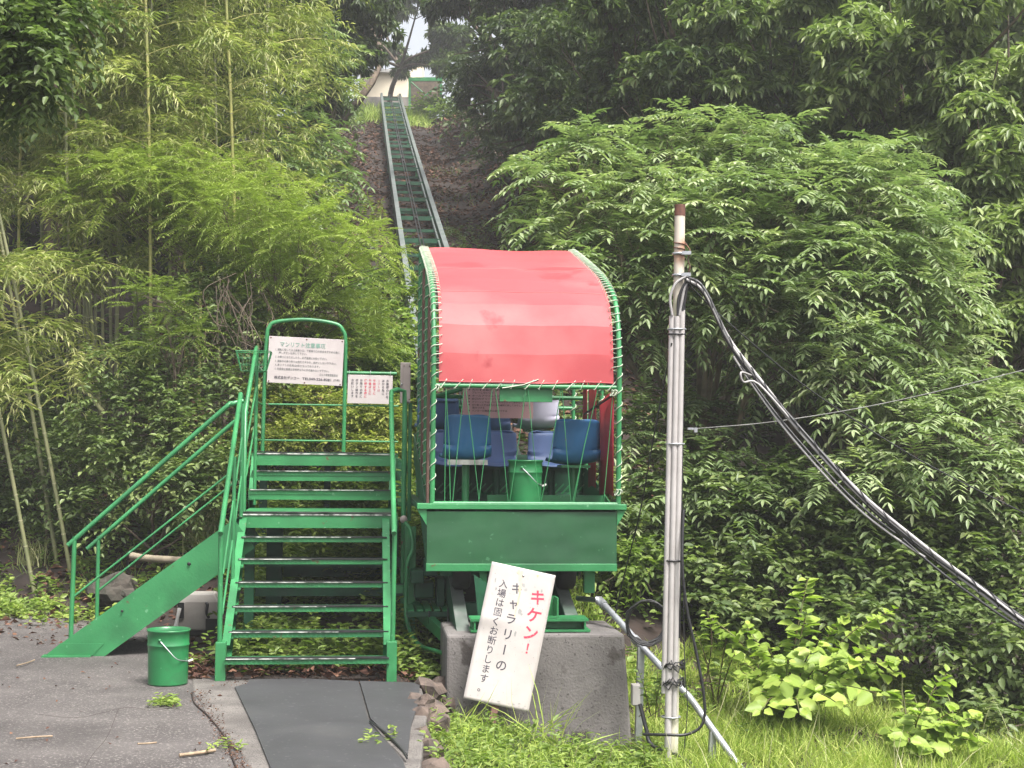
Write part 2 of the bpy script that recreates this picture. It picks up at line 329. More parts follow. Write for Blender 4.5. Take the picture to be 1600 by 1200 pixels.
def twig_leaves(Pts, Ax, nl, tl, ll, lw, sag=.3, tb=.5, tv=.2, wide=1.0):
    """alternate leaves in a flat spray along a short twig"""
    n = len(Pts); Ax = nrm(Ax); sd = nrm(np.cross(Ax, Z)+1e-4); t = np.linspace(.1, 1, nl)
    tl = np.broadcast_to(np.asarray(tl, float), (n,))
    P = Pts[:, None]+Ax[:, None]*(t[None]*tl[:, None])[..., None]-Z*(sag*tl[:, None]*t**2)[..., None]
    sg = np.where(np.arange(nl) % 2, 1., -1.)[None, :, None]
    D = nrm(Ax[:, None]*.6+sd[:, None]*sg*wide-Z*sag+rng.normal(size=P.shape)*.22)
    N = nrm(np.cross(np.cross(D, np.broadcast_to(Z, D.shape)), D)+rng.normal(size=D.shape)*.28)
    s = rng.uniform(.7, 1.15, (n, nl)); ft = (tb+tv*rng.normal(size=n))[:, None]+.1*rng.normal(size=(n, nl))
    return [(P.reshape(-1, 3), D.reshape(-1, 3), N.reshape(-1, 3), (ll*s).reshape(-1), (lw*s).reshape(-1), ft.reshape(-1))]
def lobe_points(lobes, n, inner=.15, under=.35, rough=.22):
    """points and outward directions over the uneven shells of a set of leafy lobes"""
    A = np.array([l[1][0]*l[1][1]+l[1][0]*l[1][2]+l[1][1]*l[1][2] for l in lobes]); A = A/A.sum(); Ps, Ns = [], []
    for (c, r), w in zip(lobes, A):
        k = max(4, int(round(n*w))); d = nrm(rng.normal(size=(k*2, 3))); d = d[(d[:, 2] > -.35) | (rng.uniform(size=2*k) < under)][:k]
        ph = rng.uniform(0, 6.28, 4)
        b = 1+rough*(np.sin(4*d[:, 0]+ph[0])*np.sin(4*d[:, 1]+ph[1])+.7*np.sin(6*d[:, 2]+5*d[:, 0]+ph[2]))
        rad = np.where(rng.uniform(size=len(d)) < inner, rng.uniform(.35, .8, len(d)), rng.uniform(.8, 1.08, len(d)))*b
        Ps.append(np.asarray(c)+d*rad[:, None]*np.asarray(r)); Ns.append(nrm(d/np.asarray(r)))
    return np.concatenate(Ps), np.concatenate(Ns)
def clumps(lobes, k=9, rs=.42, flat=.6, out=.75):
    res = []
    for c, r in lobes:
        for _ in range(k):
            d = nrm(rng.normal(size=3)); d[2] = abs(d[2]) if rng.uniform() < .7 else d[2]
            rr = float(np.mean(r))*rs*rng.uniform(.65, 1.35); res.append((np.asarray(c)+d*np.asarray(r)*out*rng.uniform(.75, 1.15), (rr, rr, rr*flat)))
    return res
def spaced(P, N, dmin):
    keep = []; Q = np.empty((0, 3))
    for i in range(len(P)):
        if not len(Q) or np.min(((Q-P[i])**2).sum(1)) > dmin*dmin: keep.append(i); Q = np.vstack([Q, P[i]])
    return P[keep], N[keep]
def limbs(mb, base, lobes, r0, fork=.45, pts=None, ntw=14, lean=0.):
    base = np.asarray(base, float); cs = np.array([l[0] for l in lobes]); mid = cs.mean(0)
    fk = base+(mid-base)*fork+np.array([0, 0, -.1*(mid-base)[2]])
    kink = (base+fk)/2+rng.normal(size=3)*.06*np.linalg.norm(fk-base)
    tr = smooth_path([base-Z*.15, base+Z*.05, kink, fk], 12); mb.tube(tr, np.linspace(r0, r0*.62, len(tr)), 8)
    for c, r in lobes:
        m = (fk+np.asarray(c))/2+rng.normal(size=3)*.12*np.linalg.norm(np.asarray(c)-fk)+Z*.06
        b = smooth_path([fk-Z*.02, m, np.asarray(c)], 10); mb.tube(b, np.linspace(r0*.5, r0*.16, len(b)), 6)
        for _ in range(ntw):
            d = nrm(rng.normal(size=3)+Z*.3); t0 = b[rng.integers(len(b)//2, len(b))]
            e = np.asarray(c)+d*np.asarray(r)*.9
            q = smooth_path([t0, (t0+e)/2+rng.normal(size=3)*.08*np.max(r), e], 6); mb.tube(q, np.linspace(r0*.14, r0*.04, len(q)), 4, cap=False)
    return mb
def plobe(x, y, Y, rp, flat=1., deep=None):
    """a lobe seen at image point (x,y) and depth Y with apparent radius rp"""
    r = rp*Y/FPX; return (pY(x, y, Y), (r, deep or r, r*flat))
def gbase(x, Y):
    """trunk foot: below image column x at depth Y"""
    p = pY(x, 700, Y); return np.array([p[0], p[1], float(GZ(p))])

# ------------------------------------------------------------------ the ground
def axis_vals(fine0, fine1, step, lo, hi):
    a = list(np.arange(fine0, fine1+1e-6, step)); x = fine0; s = step; pre = []
    while x > lo: s *= 1.35; x -= s; pre.append(max(x, lo))
    x = fine1; s = step; post = []
    while x < hi: s *= 1.35; x += s; post.append(min(x, hi))
    return np.array(pre[::-1]+a+post)
gu = axis_vals(-9, 9, .16, -150, 150); gv = axis_vals(6, 34, .2, -120, 170)
uu, vv = np.meshgrid(gu, gv, indexing='ij'); gz = ground_z(uu, vv)
P3 = U*uu[..., None]+V*vv[..., None]+Z*gz[..., None]
nu, nv = len(gu), len(gv); ii = np.arange(nu*nv).reshape(nu, nv)
mb = MB(); mb.v = [tuple(p) for p in P3.reshape(-1, 3)]
mb.f = list(zip(ii[:-1, :-1].ravel().tolist(), ii[1:, :-1].ravel().tolist(), ii[1:, 1:].ravel().tolist(), ii[:-1, 1:].ravel().tolist())); mb.smooth = [True]*len(mb.f)
tag(mb.build('ground', 'soil'), 'brown earth slope rising under the trees', None, kind='structure')
# asphalt, cement apron
road = [pz(*q, .006) for q in [(-40, 934), (70, 936), (150, 950), (215, 968), (262, 1010), (300, 1050), (306, 1075), (330, 1120), (372, 1165), (402, 1210), (450, 1330)]]
road += [L(.0, 3, .006), L(0, -30, .006), L(-40, -30, .006), L(-40, 14.5, .006)]
mb = MB(); mb.prism(road, (0, 0, -.05)); tag(mb.build('road', 'asphalt'), 'speckled grey asphalt of the road end', None, kind='structure')
ap = [pz(*q, .012) for q in [(299, 1058), (334, 1040), (352, 1060), (420, 1062), (658, 1070), (668, 1110), (655, 1215), (640, 1400)]]+[L(.15, 3, .012), L(-.02, 3, .012)]+[pz(*q, .012) for q in [(448, 1330), (398, 1210), (368, 1165), (326, 1120), (303, 1082)]]
mb = MB(); mb.prism(ap, (0, 0, -.09)); tag(mb.build('cement_apron', 'apron', bevel=.012), 'pale cement strip between the asphalt and the rubber sheet', None, kind='structure')
def slab(pts, z0, th, name, m, parent=None):
    mb = MB(); mb.prism([pz(*q, z0) for q in pts], (0, 0, th)); return mb.build(name, m, parent)
t = thing('rubber_mat', 'torn dark grey rubber sheet laid at the foot of the green stairs', 'mat', pz(500, 1130, .02))
slab([(367, 1075), (386, 1070), (390, 1063), (470, 1062), (560, 1066), (575, 1125), (630, 1192), (648, 1240), (660, 1400), (520, 1400), (424, 1205), (398, 1140)], .016, .009, 'mat_sheet', 'mat', t)
slab([(562, 1066), (656, 1069), (654, 1100), (642, 1136), (637, 1183), (628, 1172), (579, 1125)], .021, .010, 'torn_flap', 'mat', t)
mb = MB(); e = pz(470, 1062, .03); mb.tube(smooth_path([pz(578, 1127, .034), pz(600, 1143, .05), pz(625, 1168, .045), pz(636, 1185, .034)], 12), .006, 5); mb.build('torn_edge', 'black', t)
# stone edging
t = thing('stone_edging', 'rough brown stones edging the drop beside the rubber sheet', 'stone edging', pz(668, 1110, -.05))
for i, (x, y, z, r) in enumerate([(668, 1082, -.03, (.12, .10, .10)), (692, 1080, -.06, (.08, .09, .12)), (650, 1098, .0, (.07, .06, .06)), (674, 1110, -.05, (.10, .09, .09)), (656, 1124, -.02, (.07, .07, .07)), (680, 1138, -.1, (.09, .09, .11)),
                                  (655, 1152, -.03, (.06, .07, .06)), (664, 1185, -.09, (.10, .11, .10)), (668, 1222, -.12, (.11, .12, .11)), (704, 1098, -.12, (.07, .1, .1)), (664, 1098, .03, (.06, .06, .05))]):
    mb = MB(); rock(mb, pz(x, y, z), r, 40+i); mb.build('stone', 'rock', t)

# ------------------------------------------------------------------ staircase with platform
st = thing('boarding_staircase', 'green painted steel staircase and boarding platform beside the lift car', 'staircase', on_ground(-.35, 11.5))
UL, UR = -.92, .235
def tread(v, z, u0, u1, deep=.17, beam=.0, parent=st):
    mb = MB(); mb.uvz(u0, u1, v, v+deep, z-.040, z-.006)
    n = 34                                                     # ribbed nosing
    for i in range(n):
        x = u0+(u1-u0)*(i+.5)/n; mb.uvz(x-.006, x+.006, v-.005, v, z-.036, z-.012)
    if beam: mb.uvz(u0, u1, v+.004, v+.05, z-beam, z-.037)
    o = mb.build('tread', 'green', parent)
    ORG[o.name] = ORG[parent.name]
    mb = MB(); k = 14; xs = np.linspace(u0+.005, u1-.005, k); q = np.random.default_rng(int(z*1000))
    zs = z+.0+q.uniform(0, .006, k)
    for a, b in ((0, 1),):
        for i in range(k-1):
            pts = [L(xs[i], v-.012, zs[i]), L(xs[i+1], v-.012, zs[i+1]), L(xs[i+1], v+deep*.5, z+.002), L(xs[i], v+deep*.5, z+.002)]
            mb.prism(pts, (0, 0, -.007))
    mb.build('rubber_strip', 'black', o)
    mb = MB(); mb.uvz(u0+.01, u0+(u1-u0)*q.uniform(.35, .9), v-.015, v-.0125, z-.004, z+.002); mb.build('worn_edge', 'white_nose', o)
for k in range(6): tread(10.3+.25*k, .165+.149*k, UL+.03, UR-.015)
for k in range(2): tread(12.88+.25*k, 1.075+.155*(k+1), UL-.01, .31, .24, .085)
def deck(name, u0, u1, v0, v1, z, beam=.09):
    mb = MB(); mb.uvz(u0, u1, v0, v1, z-.012, z); d = mb.build(name, 'green', st)
    mb = MB(); k = 16; xs = np.linspace(u0+.01, u1-.01, k); q = np.random.default_rng(int(z*77)); zs = z+.003+q.uniform(0, .012, k)
    for i in range(k-1): mb.prism([L(xs[i], v0-.012, zs[i]), L(xs[i+1], v0-.012, zs[i+1]), L(xs[i+1], v0+.2, z+.008), L(xs[i], v0+.2, z+.008)], (0, 0, -.006))
    mb.build('rubber_strip', 'black', d)
    mb = MB(); mb.uvz(u0+.02, u1-.02, v0-.018, v0-.0135, z-.012, z-.002); mb.build('worn_edge', 'white_nose', d)
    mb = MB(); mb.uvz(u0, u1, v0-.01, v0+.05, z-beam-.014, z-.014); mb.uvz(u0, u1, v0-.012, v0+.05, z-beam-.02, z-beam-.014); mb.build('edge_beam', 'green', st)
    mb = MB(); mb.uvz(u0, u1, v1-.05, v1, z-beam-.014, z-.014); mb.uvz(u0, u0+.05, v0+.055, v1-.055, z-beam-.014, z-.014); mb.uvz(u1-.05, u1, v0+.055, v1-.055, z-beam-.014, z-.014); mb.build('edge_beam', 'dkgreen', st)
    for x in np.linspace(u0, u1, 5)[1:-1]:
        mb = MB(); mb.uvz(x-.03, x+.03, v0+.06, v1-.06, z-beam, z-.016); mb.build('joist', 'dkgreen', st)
    return d
deck('landing_deck', UL, .30, 11.8, 12.88, 1.075)
deck('platform_deck', UL-.03, .34, 13.38, 14.45, 1.54)
# stringers: front pair (flat channels seen nearly edge on), upper pair, side flight
def channel(name, p, q, depth, width, face, flange=.02, m='green', foot=None):
    """a channel section from p to q (top edge line), web on the 'face' side"""
    p, q, face = map(np.asarray, (p, q, face)); d = nrm(q-p); dn = np.cross(d, face); dn = dn if dn[2] < 0 else -dn; dn = nrm(dn)
    mb = MB(); mb.box((p+q)/2+dn*depth/2-face*.004, q-p, face*.008, dn*(depth-.012))
    for h in (.003, depth-.003): mb.box((p+q)/2+dn*h-face*width/2, q-p, face*width, dn*.006)
    return mb
for s, u in ((-1, UL), (1, UR)):
    mb = channel('stringer', L(u, 10.42, .24), L(u, 11.84, 1.07), .17, .055, U*s); mb.build('stringer', 'green', st)
    mb = MB(); mb.uvz(u-.035, u+.035, 10.33, 10.42, -.05, .27); mb.build('foot_post', 'green', st, bevel=.004)
    mb = channel('stringer', L(u+(.06 if s > 0 else -.02), 12.9, 1.14), L(u+(.09 if s > 0 else -.03), 13.4, 1.53), .14, .05, U*s); mb.build('stringer', 'green', st)
SA, SB = L(-2.22, 11.62, .10), L(-.95, 11.62, 1.04)
mb = channel('side_stringer', SA, SB, .27, .06, -V); mb.build('stringer', 'green', st)
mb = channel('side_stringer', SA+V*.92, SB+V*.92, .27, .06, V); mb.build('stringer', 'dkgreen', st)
for dv in (0, .92):
    mb = MB(); c = L(-2.17, 11.62+dv, .008); mb.box(c, U*.36, V*.12, Z*.012); mb.build('foot_plate', 'green', st)
    mb = MB(); mb.prism([L(-2.33, 11.615+dv, .014), L(-1.98, 11.615+dv, .014), L(-1.90, 11.615+dv, .10), L(-2.22, 11.615+dv, .105)], V*.008); mb.build('gusset', 'green', st)
for k in range(6):
    f = (k+.7)/6.4; c = SA+(SB-SA)*f; mb = MB(); mb.box(c+V*.46-Z*.10, U*.23, V*.85, Z*.03); mb.build('tread', 'dkgreen', st)
for (u, z, r) in ((-1.28, .70, .015), (-1.77, .345, .011)):
    mb = MB(); mb.lathe(L(u, 11.606, z), [(.0, 0), (r, 0), (r*.8, .003), (0, .003)], 9, axis=-V, x=U); mb.build('rust_hole', 'black', st)
# legs and cross beams
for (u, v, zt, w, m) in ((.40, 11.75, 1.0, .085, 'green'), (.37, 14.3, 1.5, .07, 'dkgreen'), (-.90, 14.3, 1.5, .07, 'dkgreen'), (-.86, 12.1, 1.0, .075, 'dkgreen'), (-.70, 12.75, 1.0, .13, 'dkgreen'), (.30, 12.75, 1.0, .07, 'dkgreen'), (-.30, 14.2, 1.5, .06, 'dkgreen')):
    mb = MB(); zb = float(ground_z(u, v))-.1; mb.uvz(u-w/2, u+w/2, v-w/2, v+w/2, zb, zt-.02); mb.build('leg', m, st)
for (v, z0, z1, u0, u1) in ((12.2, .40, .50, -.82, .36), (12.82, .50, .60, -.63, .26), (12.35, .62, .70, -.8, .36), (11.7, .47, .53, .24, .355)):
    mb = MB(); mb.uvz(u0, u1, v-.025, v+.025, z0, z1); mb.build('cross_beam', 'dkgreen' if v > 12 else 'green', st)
mb = MB(); mb.bar(L(.44, 11.7, .36), L(.66, 10.75, .22), .05, .09); mb.build('brace', 'green', st)
# handrails
def rail(pts, r=.0165, n=18, m='green', name='handrail', smooth=False):
    mb = MB(); mb.tube(smooth_path(pts, n) if smooth else pts, r, 10); return mb.build(name, m, st)
rail([L(-2.155, 11.66, .11), L(-2.142, 11.66, .90)], .0175, name='rail_post'); rail([L(-2.12, 12.58, .12), L(-2.12, 12.58, .85)], .016, name='rail_post')
rail([L(-2.19, 11.66, .835), L(-1.10, 11.66, 1.83), L(-.99, 11.66, 1.915), L(-.90, 11.69, 1.945)], .0185, 20, smooth=True)
rail([L(-2.21, 12.58, .745), L(-1.06, 12.58, 1.78), L(-.93, 12.58, 1.86)], .0175, 14, smooth=True)
rail([L(-2.15, 11.66, .44), L(-1.0, 11.66, 1.38)], .009, name='mid_rail'); rail([L(-2.12, 12.58, .40), L(-1.0, 12.58, 1.32)], .009, name='mid_rail')
for u, s in ((-.93, -1), (.24, 1)):
    rail([L(u, 10.38, .20), L(u+.005*s, 10.38, 1.06)], .0175, name='rail_post')
    if s < 0: rail([L(u, 10.30, 1.005), L(u+.005, 11.75, 2.0), L(u+.01, 11.86, 1.96)], .0185, 16)
    else: rail([L(u, 10.30, 1.01), L(u-.003, 11.70, 1.975), L(u, 11.80, 2.035), L(u+.05, 11.86, 2.055), L(u+.105, 11.9, 2.045), L(u+.11, 11.9, 1.9), L(u+.11, 11.9, 1.0)], .0185, 16)
    if s < 0:
        rail([L(u+.02, 11.1, .62), L(u+.02, 11.1, 1.52)], .0145, name='rail_post'); rail([L(u+.02, 11.78, 1.05), L(u+.02, 11.78, 1.95)], .0155, name='rail_post')
        rail([L(u+.01, 10.42, .45), L(u+.02, 11.75, 1.36)], .008, name='mid_rail'); rail([L(u+.01, 10.42, .72), L(u+.02, 11.75, 1.66)], .008, name='mid_rail')
rail([L(-.90, 11.92, 1.08), L(-.90, 11.92, 1.86), L(-.92, 13.25, 2.44), L(-.92, 13.36, 2.47), L(-.92, 13.40, 2.40), L(-.92, 13.42, 1.55)], .0175)
rail([L(-.90, 11.92, 1.55), L(-.92, 13.4, 2.12)], .009, name='mid_rail'); rail([L(-.90, 11.92, 1.28), L(-.92, 13.4, 1.83)], .009, name='mid_rail')
rail([L(-.885, 12.9, 1.1), L(-.885, 12.9, 1.86)], .0145, name='rail_post')
for zz in (2.31, 1.995, 1.66): rail([L(-.92, 13.42, zz), L(-.925, 14.3, zz-.005)], .0125 if zz > 2 else .008, name='side_rail')
rail([L(-.95, 14.32, 2.305), L(.34, 14.32, 2.300)], .0165, name='back_rail')
for zz, r in ((1.995, .0085), (1.655, .0085)): rail([L(-.95, 14.32, zz), L(.36, 14.32, zz-.005)], r, name='back_rail')
arch = [L(-.915, 14.30, 1.54), L(-.905, 14.30, 2.2), L(-.89, 14.30, 2.62), L(-.87, 14.30, 2.72), L(-.80, 14.30, 2.775), L(-.52, 14.30, 2.80), L(-.25, 14.30, 2.765), L(-.175, 14.30, 2.70), L(-.150, 14.30, 2.60), L(-.150, 14.30, 2.2), L(-.155, 14.30, 1.54)]
rail(arch, .019, 60, name='arch_frame', smooth=True)
rail([L(.36, 12.22, -.05), L(.36, 12.22, 2.02)], .022, name='rail_post'); rail([L(.405, 12.26, 1.0), L(.405, 12.26, 1.96)], .017, name='rail_post'); rail([L(.315, 12.9, 1.5), L(.36, 12.24, 1.48)], .01, name='mid_rail')
mb = MB(); mb.tube(smooth_path([L(.352, 11.66, 1.02), L(.40, 11.64, .95), L(.415, 11.62, .82), L(.375, 11.6, .70), L(.365, 11.58, .45), L(.375, 11.5, .27), L(.45, 11.2, .14), L(.60, 10.7, .14), L(.74, 10.35, .10)], 40), .0165, 8); mb.build('conduit', 'green', st)
mb = MB(); mb.lathe(L(.345, 11.70, 1.04), [(0, 0), (.03, 0), (.03, .012), (0, .014)], 12, axis=-V, x=U); mb.build('junction_cover', 'boxsteel', st)
for u0 in (.30, .40): 
    mb = MB(); mb.uvz(u0+.02, u0+.09, 12.30, 13.3, 1.12-.0, 1.15); mb.build('side_plank', 'green', st)

# ------------------------------------------------------------------ notices
import random
DG = None
def glyphs(s, bold=0.):
    c = bpy.data.curves.new('glyph', 'FONT'); c.body = s; c.size = 1; c.resolution_u = 3; c.offset = bold
    o = bpy.data.objects.new('glyph', c); COL.objects.link(o)
    m = bpy.data.meshes.new_from_object(o.evaluated_get(bpy.context.evaluated_depsgraph_get()))
    vs = np.array([v.co[:] for v in m.vertices]).reshape(-1, 3); fs = [tuple(p.vertices) for p in m.polygons]
    bpy.data.objects.remove(o); bpy.data.curves.remove(c); bpy.data.meshes.remove(m); return vs, fs
def text_line(mb, s, p0, ex, ey, h, width=None, bold=0.):
    """a horizontal line of writing; p0 = left end of baseline, h = character height, width = fitted length"""
    vs, fs = glyphs(s, bold)
    if not len(vs): return
    x = vs[:, 0]-vs[:, 0].min(); kx = (width/x.max()) if width else h
    mb.add(np.asarray(p0)+x[:, None]*kx*ex+vs[:, 1:2]*h*ey, fs)
def text_column(mb, s, p0, ex, ey, h, pitch, bold=0., wide=1.):
    for i, ch in enumerate(s):
        vs, fs = glyphs(ch, bold)
        if not len(vs): continue
        c = (vs.max(0)+vs.min(0))/2 if ch in 'ー！!' else np.array([.5, .38, 0])
        q = vs-c
        if ch == 'ー': q = np.stack([-q[:, 1], q[:, 0], q[:, 2]], 1)
        mb.add(np.asarray(p0)-ey*pitch*i+q[:, :1]*h*ex*wide+q[:, 1:2]*h*ey, fs)
def board(root, name, c, ex, ey, w, h, th, m):
    n = np.cross(ex, ey); mb = MB(); mb.box(np.asarray(c)-n*th/2, ex*w, ey*h, n*th); return mb.build(name, m, root, bevel=.002)
# big notice on the arch
bc = L(-.522, 14.262, 2.405); ex, ey = nrm(L(.693, 0, -.026)), nrm(L(.02, 0, 1)); ey = nrm(ey-ex*(ex@ey)); nn = np.cross(ex, ey)
t = thing('notice_board', 'white riding-rules notice with green title screwed to the arched rail', 'notice', bc-Z*.22)
board(t, 'sign_panel', bc, ex, ey, .705, .44, .006, 'board2')
def at(x, y): return bc+ex*x+ey*y+nn*.0025
mb = MB(); text_line(mb, 'マンリフト注意事項', at(-.245, .130), ex, ey, .050, .425, .012); mb.build('title_lettering', 'inkgreen', t)
mb = MB()
for s, x, y, w in (('1. 運転に際しては上部乗り口、下部乗り口の安全を確かめた後に', -.285, .088, .60), ('押しボタンを押して下さい。', -.255, .058, .265), ('2. お乗りになりましたら、必ず座席にお掛け下さい。', -.285, .020, .485), ('3. 運転中の乗り降りは危険ですから、絶対にしないで下さい。', -.285, -.020, .575),
                   ('4. 本リフトの定員は8名となっております。', -.285, -.056, .42), ('5. 非常停止装置は非常時以外に手を触れないで下さい。', -.285, -.094, .51), ('ゴルフ場管理委員会', .135, -.130, .175)):
    text_line(mb, s, at(x, y), ex, ey, .024, w, .014)
mb.build('rules_lettering', 'inkgrey', t)
mb = MB(); text_line(mb, '株式会社デンコー', at(-.285, -.178), ex, ey, .032, .235, .014); text_line(mb, 'TEL049-226-8281', at(-.022, -.178), ex, ey, .032, .27, .014); text_line(mb, '(代表)', at(.27, -.175), ex, ey, .022, .06, .004); mb.build('company_lettering', 'ink', t)
for x in (-.335, 0, .335):
    for y in (-.205, .205):
        mb = MB(); mb.lathe(at(x, y)-nn*.002, [(.007, 0), (.006, .003), (0, .004)], 8, axis=nn, x=ex); mb.build('screw', 'rust', t)
# small notice hung on the back rail
bc = L(.088, 14.29, 2.145); ex, ey = nrm(L(1, 0, -.012)), Z.copy(); ey = nrm(ey-ex*(ex@ey)); nn = np.cross(ex, ey)
t = thing('hanging_notice', 'small pinkish notice with vertical writing wired to the back rail', 'notice', bc-Z*.14)
board(t, 'sign_panel', bc, ex, ey, .425, .272, .004, 'board2')
for i, (s, m) in enumerate((('お客様の便を', 'ink'), ('はかる為に', 'ink'), ('リフトは', 'inkfade'), ('午前は下に', 'inkred'), ('午後は上に', 'inkred'), ('待時する様に', 'inkred'), ('お降りの時に', 'ink'), ('ボタン操作を', 'ink'), ('お願いします', 'ink'))):
    mb = MB(); text_column(mb, s, bc+ex*(.165-.0415*i)+ey*(.085)+nn*.0025, ex, ey, .027, .0305, .014); mb.build('lettering', m, t)
for x in (-.2, .0, .19):
    mb = MB(); mb.tube([bc+ex*x+ey*.13+nn*.004, bc+ex*x+ey*.16+nn*.02, bc+ex*x+ey*.178], .002, 4); mb.build('wire_tie', 'steel', t)
# control box
t = thing('control_box', 'narrow brown-grey metal switch box on top of the green rail post', 'box', L(.36, 12.2, 1.95))
mb = MB(); mb.uvz(.318, .40, 12.12, 12.20, 1.955, 2.285); mb.build('box_body', 'boxsteel', t, bevel=.004)
mb = MB(); mb.uvz(.338, .398, 12.105, 12.119, 1.965, 2.275); mb.build('box_cover', 'boxsteel', t, bevel=.003)
for z in (1.985, 2.255):
    for u in (.346, .390):
        mb = MB(); mb.lathe(L(u, 12.104, z), [(.0045, 0), (.004, .003), (0, .003)], 6, axis=-V, x=U); mb.build('screw', 'rust', t)
mb = MB(); mb.lathe(L(.328, 12.117, 2.11), [(.007, 0), (.007, .012), (0, .014)], 10, axis=-V, x=U); mb.build('push_button', 'steel', t)
# wire basket on the stair rail
bc = L(-.93, 13.2, 2.29); t = thing('wire_basket', 'bent green wire basket tied to the upper handrail', 'basket', bc)
mb = MB(); w0, d0, hh = .30, .22, .17
def bp(a, b, c): return bc+U*(a*w0*(.72+.28*c))+V*(b*d0*(.72+.28*c))+Z*(c*hh-.04)+U*.06*c*0
for c in (0, .33, .66, 1): mb.tube([bp(-.5, -.5, c), bp(.5, -.5, c), bp(.5, .5, c), bp(-.5, .5, c), bp(-.5, -.5, c)], .004 if c == 1 else .0018, 4)
mb.build('hoop_wires', 'green', t); mb = MB()
for i in range(10):
    a = -.5+i/9; mb.tube([bp(a, -.5, 1), bp(a, -.5, 0), bp(a, .5, 0), bp(a, .5, 1)], .0016, 4, False)
for i in range(6):
    a = -.5+i/5; mb.tube([bp(-.5, a, 1), bp(-.5, a, 0), bp(.5, a, 0), bp(.5, a, 1)], .0016, 4, False)
mb.build('basket_mesh', 'green', t)

# ------------------------------------------------------------------ inclined track
def rz(v): return .35+.2899*(v-10.4)+.00031*(v-10.4)**2
tr = thing('inclined_track', 'long green steel ladder track climbing the hillside to the summit', 'track', L(1.1, 10.4, .1))
RUL, RUR = .722, 1.508; VT = 64.0
vs_ = np.linspace(10.25, VT, 17)
def sweep(u, w, h, dz):
    mb = MB(); vs = []
    for v in vs_:
        for a, b in ((-w/2, -h/2), (w/2, -h/2), (w/2, h/2), (-w/2, h/2)): vs.append(L(u+a, v, rz(v)+dz+b))
    n = len(vs_); return mb.add(vs, [(4*i+k, 4*i+(k+1) % 4, 4*i+4+(k+1) % 4, 4*i+4+k) for i in range(n-1) for k in range(4)]+[(0, 3, 2, 1), (4*n-4, 4*n-3, 4*n-2, 4*n-1)])
for u in (RUL, RUR):
    sweep(u, .095, .22, -.105).build('rail', 'dkgreen', tr); sweep(u, .09, .012, .012).build('rail_top', 'railtop', tr); sweep(u, .06, .07, -.42).build('lower_chord', 'dkgreen', tr)
o = None
for k in range(49):
    v = 10.95+1.42*k
    if v > VT: break
    if o is None:
        mb = MB(); mb.uvz(RUL+.044, RUR-.044, v-.045, v+.045, rz(v)-.12, rz(v)-.035); o = mb.build('rung', 'dkgreen', tr)
        o2 = MB().uvz(RUL+.044, RUR-.044, v-.035, v+.035, rz(v)-.14, rz(v)-.08).build('rung', 'dkgreen', tr)
    else:
        s = o if k % 2 == 0 else o2
        c = s.copy(); COL.objects.link(c); c.parent = tr; c.location = Vector(L(0, v-10.95, rz(v)-rz(10.95)))
for k in range(13):
    v = 13.0+4.2*k
    for u in (RUL, RUR):
        mb = MB(); zb = float(ground_z(u, v))-.2; mb.uvz(u-.04, u+.04, v-.04, v+.04, min(zb, rz(v)-.6), rz(v)-.13); mb.build('trestle_leg', 'green', tr)
    mb = MB(); mb.uvz(RUL+.045, RUR-.045, v-.03, v+.03, rz(v)-.46, rz(v)-.38); mb.build('trestle_tie', 'dkgreen', tr)
for du in (-.06, .0, .30):
    mb = MB(); mb.tube([L(1.115+du, a, rz(a)-.0-(.03 if du < .2 else .06)) for a in np.linspace(12, VT, 12)], .012 if du < .2 else .02, 5); mb.build('haul_cable', 'cable' if du < .2 else 'railtop', tr)
for k in range(9):
    v = 14+5.6*k; mb = MB(); mb.lathe(L(1.085, v, rz(v)-.06), [(0, -.05), (.05, -.05), (.03, 0), (.05, .05), (0, .05)], 10, axis=U, x=V); mb.build('cable_roller', 'tyre', tr)
# end stop on the concrete block
mb = MB(); mb.uvz(.762, 1.568, 10.17, 10.40, .424, .440); mb.build('stop_beam_flange', 'green', tr)
mb = MB(); mb.uvz(.762, 1.58, 10.17, 10.40, .352, .366); mb.build('stop_beam_flange', 'green', tr)
mb = MB(); mb.uvz(.765, 1.565, 10.28, 10.295, .366, .424); mb.build('stop_beam_web', 'green', tr)
for u in (.79, 1.20, 1.545):
    mb = MB(); mb.uvz(u-.006, u+.006, 10.175, 10.28, .366, .424); mb.build('stiffener', 'green', tr)
mb = MB(); mb.uvz(1.35, 1.362, 10.18, 10.36, .44, .58); mb.uvz(1.28, 1.35, 10.18, 10.19, .445, .46); mb.uvz(1.28, 1.35, 10.34, 10.355, .44, .58); mb.build('stop_bracket', 'green', tr)
mb = MB(); mb.prism([L(.83, 10.44, .44), L(.97, 10.44, .44), L(.97, 10.44, .60), L(.80, 10.44, .72)], V*.012); mb.build('stop_bracket', 'dkgreen', tr)
